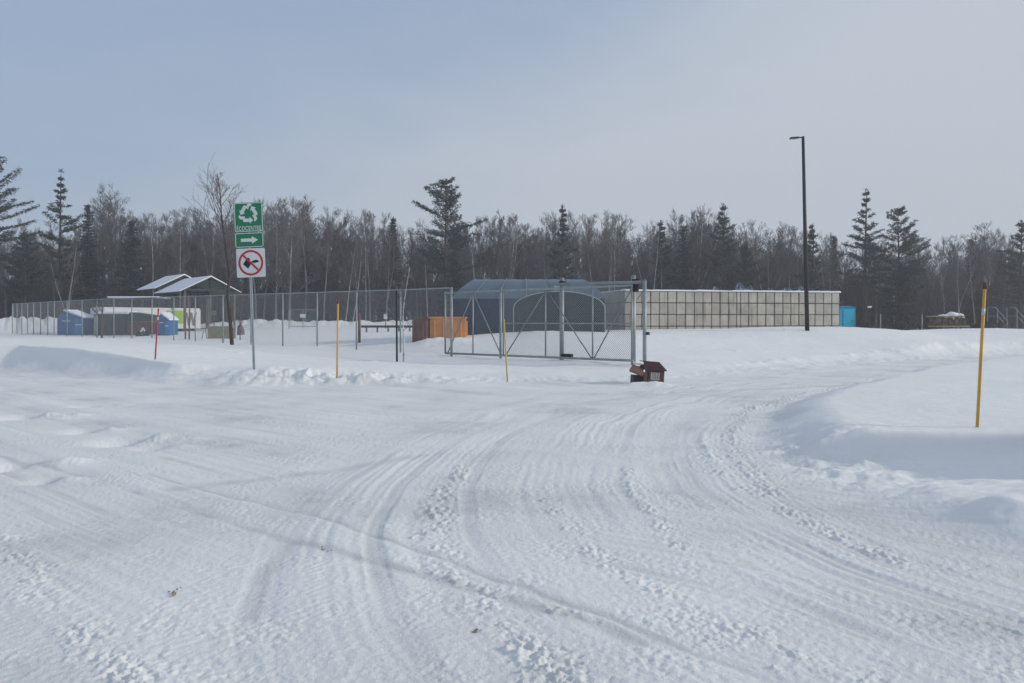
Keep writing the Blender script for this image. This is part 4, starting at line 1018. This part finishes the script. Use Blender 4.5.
def spruce(seed, h, spread, r0=.18, first=.08):
    rng = random.Random(seed); tr = MB(); cr = MB()
    tr.tube([(0, 0, -.3), (0, 0, h * .5), (0, 0, h * .98)], [r0, r0 * .6, .02], 6, False)
    z = h * first
    while z < h * .99:
        t = (z / h - first) / (1 - first); env = spread * (1 - t) ** .85 + .12
        for j in range(7):
            a = rng.uniform(0, 2 * math.pi); L = env * rng.uniform(.6, 1.15); d = Vector((math.cos(a), math.sin(a), .15 - .35 * (1 - t)))
            m = max(2, int(L / .22))
            tr.tube([(0, 0, z), tuple(Vector((0, 0, z)) + d * L)], [.02, .006], 3, False)
            for i in range(m):
                q = Vector((0, 0, z)) + d * L * (i + .7) / m; q.z += .1 * ((i + .7) / m) ** 2
                needles(cr, rng, q, 9, .25, .5)
        z += .22 + h * .008
    needles(cr, rng, Vector((0, 0, h - .1)), 14, .2, 2.0)
    return tr, cr
def make_tree(name, label, cat, builder, loc, rz, mt_, mc, group=None, crown='crown', scale=1.0):
    t = thing(name, label, cat, loc, rz, group)
    tr, cr = builder
    tr.build('trunk', mt_, t, True); cr.build(crown, mc, t)
    t.scale = (scale,) * 3
    return t

# near trees
Y = 38.5; x = X_at(232.3, Y)
rng = random.Random(2)
tb = MB(); cb = MB()
hT = Z_at(168, Y) - H(x, Y); uu = Y / F
tp = [Vector((0, 0, -.2)), Vector((-2 * uu, 0, 24 * uu)), Vector((-5.5 * uu, .1, 48 * uu)), Vector((-3.5 * uu, .1, 72 * uu)), Vector((-7 * uu, 0, 100 * uu)), Vector((-10 * uu, -.1, 128 * uu)), Vector((-12 * uu, 0, 150 * uu)), Vector((-15 * uu, 0, 172 * uu))]
tb.tube(tp, [.10, .09, .078, .06, .045, .034, .022, .010], 8, False)
for j in range(30):
    t_ = .38 + .6 * (j + rng.random()) / 30; i = min(6, int(t_ * 7)); q = tp[i].lerp(tp[i + 1], t_ * 7 - i)
    a = rng.choice((0, math.pi)) + rng.gauss(0, .7); e = rng.uniform(.85, 1.2); d = Vector((math.cos(a) * math.cos(e), math.sin(a) * math.cos(e), math.sin(e)))
    grow(cb, rng, q, d, (175 * uu - q.z) * rng.uniform(.35, .8), .026 * (1.1 - t_) + .009, 0, 2, .5, 4, (5, 3), .0055)
make_tree('bare_tree', 'tall leafless leaning tree with upswept branches just behind the road sign', 'tree', (tb, cb), (x, Y, H(x, Y)), 0, M['dkbark'], M['nearbark'])
def sapling(px, pyt, Y, r, seed, label, mt_, mc, nb=10, first=.35, blen=.25, ang=(.5, .9)):
    x = X_at(px, Y); g = H(x, Y); h = Z_at(pyt, Y) - g
    return make_tree('bare_sapling', label, 'sapling', deciduous(seed, h, r, first, nb, blen, .4, (4, 2), .006, .02, 0, ang), (x, Y, g), seed, mt_, mc)
sapling(102, 270, 53, .08, 11, 'thin dark bare sapling rising through the fence beside dumpster', M['dkbark'], M['dkbark'], 14, .35, .28)
sapling(404, 250, 26.2, .032, 12, 'slim pale-stemmed sapling standing beside the black pipe', M['birch'], M['bark'], 8, .30, .2)
sapling(240.3, 290, 47, .035, 13, 'thin brown sapling behind the fence right of the road sign pole', M['dkbark'], M['dkbark'], 8, .3, .2)

# prototypes for the wood
dec = []
for i in range(9):
    h = 14.0; fk = (0, 1, 0, 2, 0, 1, 1, 0, 2)[i]
    dec.append(deciduous(100 + i, h, .15 + .02 * (i % 3), (.32, .45, .25, .4, .5, .3, .38, .2, .42)[i], (24, 20, 28, 16, 20, 22, 20, 30, 16)[i],
                         (.24, .20, .22, .26, .17, .25, .22, .17, .24)[i], (.6, .9, .7, .8, 1.0, .5, .8, .9, .7)[i], (9, 5), .0085, .03, fk, ((.5, .95), (.7, 1.1), (.4, .9), (.6, 1.1), (.8, 1.2), (.4, .8), (.6, 1.0), (.7, 1.1), (.6, 1.1))[i]))
placed = []
proto_objs = []
SKY = [(-300, 215), (-60, 222), (0, 222), (45, 225), (80, 220), (98, 212), (112, 180), (128, 205), (150, 217), (180, 212), (205, 208), (250, 200), (300, 194), (325, 200), (345, 214), (365, 203), (385, 214),
       (410, 222), (440, 222), (480, 214), (500, 206), (520, 218), (545, 214), (590, 212), (615, 214), (640, 226), (670, 222), (690, 198), (708, 208), (740, 222), (770, 224), (800, 224),
       (830, 238), (900, 240), (940, 236), (965, 236), (990, 220), (1010, 232), (1040, 230), (1300, 220)]
rng = random.Random(77)
LBL = {'bark': ('leafless grey-brown tree among the dense bare wood beyond the yard', 'bare trees of the far wood'),
       'bark2': ('leafless darker-barked tree among the dense bare wood beyond the yard', 'dark bare trees of the far wood')}
protos = {}
cnt = 0
N_TREES = 236
for k in range(N_TREES):
    px = -110 + (1250) * (k + rng.random()) / N_TREES
    layer = k % 3; Y = (86, 92, 99)[layer] + rng.uniform(-2.5, 3.5)
    x = X_at(px, Y); g = H(x, Y)
    pt_ = np.interp(px, [a for a, b_ in SKY], [b_ for a, b_ in SKY]) - 7 + abs(rng.gauss(0, 9)) * (1 if rng.random() < .8 else 2.2) + (2 - layer) * 3
    h = Z_at(pt_, Y) - g
    i = rng.randrange(9); mk = 'bark' if rng.random() < .55 else 'bark2'
    key = (i, mk)
    if key not in protos:
        t = make_tree('bare_tree', LBL[mk][0], 'tree', dec[i], (0, 0, 0), 0, M['trunkgrey' if mk == 'bark' else 'bark2'], M['twig'] if mk == 'bark' else M['bark2'], LBL[mk][1]); protos[key] = t
    else: t = copy_tree(protos[key])
    t.location = (x, Y, g); t.rotation_euler = (0, 0, rng.uniform(0, 6.28)); s_ = h / 14.0; w_4 = s_ * rng.uniform(.8, 1.15); t.scale = (w_4, w_4, s_)
# pale birches
bp = [deciduous(300 + i, 14, .085, .42, 14, .18, .9, (6, 3), .012, .07, i % 2) for i in range(4)]
BL = [(155, 212, 84, 'pale birch trunk above the pavilion roof'), (68, 250, 84, 'slim pale birch left of the tall left pine trunk'), (345, 232, 83, 'slender leaning pale birch right of the yellow stake in front of the wood'),
      (352, 236, 83.5, 'second slender pale birch leaning close to the first right of the yellow stake'), (366, 203, 86, 'tall straight pale birch behind the fence left of the sapling'),
      (479, 228, 83, 'pale birch immediately right of the big central pine'), (428, 232, 84, 'pale thin birch left of the big central pine'), (499, 205, 85, 'tall pale birch rising left of the shelter roof'),
      (613, 225, 84, 'pale birch above the right gate post'), (651, 222, 84, 'pale birch above the left end of the block wall'), (663, 240, 83.5, 'short pale birch behind the block wall next to a taller one'),
      (690, 197, 85, 'tallest pale birch behind the block wall'), (768, 240, 84, 'leaning pale birch left of the lamp post'), (788, 246, 84, 'short leaning pale birch nearest the lamp post'), (894, 262, 84, 'pale short birch below the wide right pine'),
      (958, 250, 84, 'pale birch between the timber stack and the yellow stake')]
for k, (px, pt_, Y, lab) in enumerate(BL):
    x = X_at(px, Y); g = H(x, Y); h = Z_at(pt_, Y) - g
    t = make_tree('birch_tree', lab, 'birch', bp[k % 4], (x, Y, g), k * 1.3, M['birch'], M['twig'], 'pale birches before the wood') if k < 4 else copy_tree(bobj[k % 4])
    if k == 0: bobj = []
    if k < 4: bobj.append(t)
    t['label'] = lab; t.location = (x, Y, g); t.rotation_euler = (0, 0, k * 1.7); s_ = h / 14; t.scale = (s_, s_, s_)
    if k in (12, 13): t.rotation_euler = (0, R(-9 if k == 12 else 14), 0)
    if k == 2: t.rotation_euler = (0, R(5), .4)
# evergreens
EV = [('pine', -14, 152, 78, 4.6, 'ragged tall pine at the left picture edge', .35), ('pine', 61, 171, 84, 2.7, 'tall layered pine near the left edge, second pine from left', .30), ('spruce', 88, 204, 86, 1.9, 'dark pointed spruce right of the tall left pine', .1),
      ('spruce', 132, 221, 80, 2.6, 'broad blackish low spruce left of the pavilion', .05), ('pine', 24, 232, 82, 2.6, 'bushy dark low pine between the two tall left pines', .3), ('spruce', 393, 217, 86, 1.3, 'narrow pointed spruce left of the big central pine', .1),
      ('pine', 446, 181, 80, 5.4, 'big broad central pine standing highest above the wood', .36), ('pine', 563, 207, 84, 1.7, 'slim pine above the shelter roof', .3), ('spruce', 519, 244, 88, 1.0, 'small dark spruce above the shelter', .1),
      ('pine', 661, 222, 84, 1.7, 'thin-topped pine above the left end of the block wall', .35), ('spruce', 684, 225, 82, 1.9, 'dark bushy spruce above the block wall', .2), ('pine', 723, 205, 82, 2.5, 'tall dense pine above the middle of the block wall', .3),
      ('pine', 812, 226, 84, 1.7, 'small pine just right of the lamp post', .3), ('spruce', 834, 237, 87, 1.3, 'dark spruce above the right end of the block wall', .1), ('pine', 866, 190, 82, 2.7, 'tall open layered pine, highest one right of the lamp post', .33),
      ('pine', 899, 209, 80, 3.9, 'broad dark pine with drooping spread right of the tallest right pine', .30), ('spruce', 971, 238, 87, 1.2, 'small pointed spruce above the yellow stake', .1), ('spruce', 1000, 250, 89, 1.3, 'low spruce between the yellow stake and the right edge', .1),
      ('pine', 1021, 222, 82, 2.5, 'dark pine cut by the right picture edge', .25), ('spruce', 305, 250, 90, 1.6, 'low dark spruce right of the road sign', .1), ('spruce', 770, 252, 90, 1.5, 'low dark spruce left of the lamp post', .1), ('spruce', 455, 262, 79, 2.2, 'low spruce under the big central pine', .05),
      ('spruce', 902, 262, 79, 2.2, 'low spruce under the broad right pine', .05), ('pine', 745, 245, 84, 2.0, 'low rounded pine above the wall joint', .3), ('pine', -70, 190, 84, 3.0, 'pine beyond the left picture edge', .3)]
for k, (kd, px, pt_, Y, sp, lab, first) in enumerate(EV):
    if px < -40: continue
    x = X_at(px, Y); g = H(x, Y); h = Z_at(pt_, Y) - g
    bld = pine(400 + k, h, sp, .2, first, 1.0, {446: .5, 899: .6, -14: .55, 61: .95, 866: .95}.get(px, .8)) if kd == 'pine' else spruce(400 + k, h, sp, .16, first)
    make_tree('pine_tree' if kd == 'pine' else 'spruce_tree', lab, 'pine' if kd == 'pine' else 'spruce', bld, (x, Y, g), 0, M['dkbark'], M['needle'] if kd == 'pine' else M['needle2'])

# deeper wood and undergrowth: one mass nobody could count
def to_np(mb):
    v = np.array(mb.v, np.float32); tri = []
    for f in mb.f:
        for i in range(1, len(f) - 1): tri.append((f[0], f[i], f[i + 1]))
    return v, np.array(tri, np.int32)
def mass(name, pieces, m):
    """pieces: (v, tri, loc, rz, sxy, sz)"""
    vs, ts, off = [], [], 0
    for v, t, loc, rz, sxy, sz_ in pieces:
        c, s_ = math.cos(rz), math.sin(rz)
        w = np.empty_like(v); w[:, 0] = (v[:, 0] * c - v[:, 1] * s_) * sxy + loc[0]; w[:, 1] = (v[:, 0] * s_ + v[:, 1] * c) * sxy + loc[1]; w[:, 2] = v[:, 2] * sz_ + loc[2]
        vs.append(w); ts.append(t + off); off += len(v)
    V_ = np.concatenate(vs); T = np.concatenate(ts)
    me = bpy.data.meshes.new(name); me.vertices.add(len(V_)); me.vertices.foreach_set('co', V_.ravel())
    me.loops.add(T.size); me.loops.foreach_set('vertex_index', T.ravel()); me.polygons.add(len(T)); me.polygons.foreach_set('loop_start', np.arange(0, T.size, 3, dtype=np.int32))
    me.update(calc_edges=True); me.materials.append(m)
    o = bpy.data.objects.new(name, me); COL.objects.link(o); return o
rng = random.Random(9)
lo = []
for i in range(5):
    tr, cr = deciduous(600 + i, 12, .13, .18, 30, .22, .7, (6, 3), .013, .04, i % 2); tr.v = tr.v; n = len(tr.v)
    tr.f += [tuple(a + n for a in f) for f in cr.f]; tr.v += cr.v; lo.append(to_np(tr))
pcs = []
for k in range(430):
    Y = 101 + 36 * (k / 430) ** 1.1 + rng.uniform(-2, 2); px = rng.uniform(-230, 1260); x = X_at(px, Y); g = 1.0
    pt_ = np.interp(px, [a for a, b_ in SKY], [b_ for a, b_ in SKY]) + rng.uniform(8, 40); h = Z_at(pt_, Y) - g
    v, t = lo[rng.randrange(5)]; pcs.append((v, t, (x, Y, g), rng.uniform(0, 6.28), h / 12 * 1.1, h / 12))
tag(mass('distant_woodland', pcs, M['bark2']), 'grey mass of leafless woodland behind the first rows of trees', 'woodland', None, 'stuff')
# twiggy undergrowth and young evergreens at the wood's foot
sh = []
for i in range(4):
    r2 = random.Random(700 + i); mb = MB()
    for j in range(26):
        a = r2.uniform(0, 6.28); e = r2.uniform(.9, 1.45); q = Vector((r2.gauss(0, .5), r2.gauss(0, .5), -.1)); d = Vector((math.cos(a) * math.cos(e), math.sin(a) * math.cos(e), math.sin(e)))
        grow(mb, r2, q, d, r2.uniform(2.0, 4.6), .03, 0, 2, .5, 3, (5, 2), .014)
    sh.append(to_np(mb))
pcs = []
for k in range(330):
    px = rng.uniform(-200, 1230); Y = rng.uniform(84.5, 112); x = X_at(px, Y); v, t = sh[rng.randrange(4)]; s_ = rng.uniform(.5, 1.25)
    pcs.append((v, t, (x, Y, H(x, Y)), rng.uniform(0, 6.28), s_ * 1.3, s_))
tag(mass('undergrowth', pcs, M['bark2']), 'tangle of bare undergrowth along the foot of the wood', 'undergrowth', None, 'stuff')
ev = [to_np(spruce(800 + i, 7, 1.7, .1, .04)[1]) for i in range(3)]
pcs = []
for k in range(120):
    px = rng.uniform(-200, 1230); Y = rng.uniform(96, 125); x = X_at(px, Y); v, t = ev[rng.randrange(3)]; s_ = rng.uniform(.5, 1.2)
    pcs.append((v, t, (x, Y, H(x, Y)), rng.uniform(0, 6.28), s_ * 1.2, s_))
tag(mass('young_evergreens', pcs, M['needle2']), 'dark understorey of young evergreens deep in the wood', 'undergrowth', None, 'stuff')

# ------------------------------------------------------------------ sky, sun, haze, camera
SUN = Vector((1, -.08, .39)).normalized()
el = math.asin(SUN.z); az = math.atan2(SUN.x, SUN.y)
W = bpy.data.worlds.new('World'); S.world = W; W.use_nodes = True; nt = W.node_tree; nt.nodes.clear()
out = nt.nodes.new('ShaderNodeOutputWorld'); bg = nt.nodes.new('ShaderNodeBackground'); sky = nt.nodes.new('ShaderNodeTexSky')
sky.sky_type = 'NISHITA'; sky.sun_disc = False; sky.sun_elevation = el; sky.sun_rotation = az; sky.dust_density = 1.5; sky.ozone_density = 1.5; sky.air_density = 1.0
SKS = .1
tc = nt.nodes.new('ShaderNodeTexCoord')
sep = nt.nodes.new('ShaderNodeSeparateXYZ'); nt.links.new(tc.outputs['Generated'], sep.inputs[0])
mp = nt.nodes.new('ShaderNodeMapping'); mp.inputs['Scale'].default_value = (1.0, 1.0, 3.2); nt.links.new(tc.outputs['Generated'], mp.inputs['Vector'])
nz = nt.nodes.new('ShaderNodeTexNoise'); nz.inputs['Scale'].default_value = 2.6; nz.inputs['Detail'].default_value = 6; nz.inputs['Roughness'].default_value = .5; nt.links.new(mp.outputs['Vector'], nz.inputs['Vector'])
def mth(op, a, b, cl=False):
    k = nt.nodes.new('ShaderNodeMath'); k.operation = op; k.use_clamp = cl
    for s_, v_ in zip(k.inputs, (a, b)):
        if isinstance(v_, (int, float)): s_.default_value = v_
        else: nt.links.new(v_, s_)
    return k.outputs[0]
# thin cloud bank: fills the right and the horizon, its soft ragged edge climbs towards the upper right
edge_ = mth('SUBTRACT', mth('ADD', mth('MULTIPLY', sep.outputs['X'], .40), .225), sep.outputs['Z'])
edge_ = mth('ADD', edge_, mth('MULTIPLY', mth('SUBTRACT', nz.outputs['Fac'], .5), .30))
mrv = nt.nodes.new('ShaderNodeMapRange'); mrv.interpolation_type = 'SMOOTHSTEP'; mrv.inputs['From Min'].default_value = -.24; mrv.inputs['From Max'].default_value = .13
nt.links.new(edge_, mrv.inputs['Value']); veil = mrv.outputs['Result']
topv = mth('MULTIPLY', mth('SUBTRACT', sep.outputs['Z'], .42), 3.0, True)     # unseen overhead veil, added to make the ambient light brighter and greyer
veil = mth('MAXIMUM', veil, mth('MULTIPLY', topv, .6))
mixc = nt.nodes.new('ShaderNodeMix'); mixc.data_type = 'RGBA'
nt.links.new(veil, mixc.inputs['Factor'])
blue = nt.nodes.new('ShaderNodeMix'); blue.data_type = 'RGBA'; blue.inputs['Factor'].default_value = .78
nt.links.new(sky.outputs['Color'], blue.inputs['A']); k = 1 / SKS
blue.inputs['B'].default_value = (.335 * k, .425 * k, .58 * k, 1)
nt.links.new(blue.outputs['Result'], mixc.inputs['A']); mixc.inputs['B'].default_value = (.475 * k, .53 * k, .60 * k, 1)
nt.links.new(mixc.outputs['Result'], bg.inputs['Color']); bg.inputs['Strength'].default_value = SKS
nt.links.new(bg.outputs[0], out.inputs['Surface'])

sl = bpy.data.lights.new('sun', 'SUN'); sl.energy = 2.15; sl.angle = R(3); sl.color = (1, .92, .80)
so = bpy.data.objects.new('sun', sl); COL.objects.link(so); so.rotation_euler = SUN.to_track_quat('Z', 'Y').to_euler(); so.location = (20, -5, 30)

hz_ = MB().box((0, 70, 14.5), (420, 200, 33)); m = bpy.data.materials.new('haze'); m.use_nodes = True; n_ = m.node_tree; n_.nodes.clear()
o_ = n_.nodes.new('ShaderNodeOutputMaterial'); pv = n_.nodes.new('ShaderNodeVolumePrincipled'); pv.inputs['Color'].default_value = (.94, .94, .97, 1); pv.inputs['Density'].default_value = .0018; pv.inputs['Anisotropy'].default_value = .2
n_.links.new(pv.outputs[0], o_.inputs['Volume'])
USE_HAZE = True
if USE_HAZE:
    h_ = hz_.build('haze', m); tag(h_, 'thin pale winter haze filling the air', 'haze', None, 'stuff')

cd = bpy.data.cameras.new('camera'); cam = bpy.data.objects.new('camera', cd); COL.objects.link(cam); S.camera = cam
cam.location = (0, 0, CZ); cam.rotation_euler = (R(90), 0, 0); cd.sensor_width = 36; cd.lens = F / 1024 * 36; cd.shift_y = -(341.5 - HY) / 1024
cd.clip_start = .05; cd.clip_end = 5000
S.view_settings.view_transform = 'Standard'; S.view_settings.look = 'None'; S.view_settings.exposure = .16; S.view_settings.gamma = 1
S.render.engine = 'CYCLES'
S.cycles.max_bounces = 6; S.cycles.diffuse_bounces = 3; S.cycles.glossy_bounces = 2; S.cycles.volume_bounces = 0
try: S.cycles.use_denoising = True
except Exception: pass
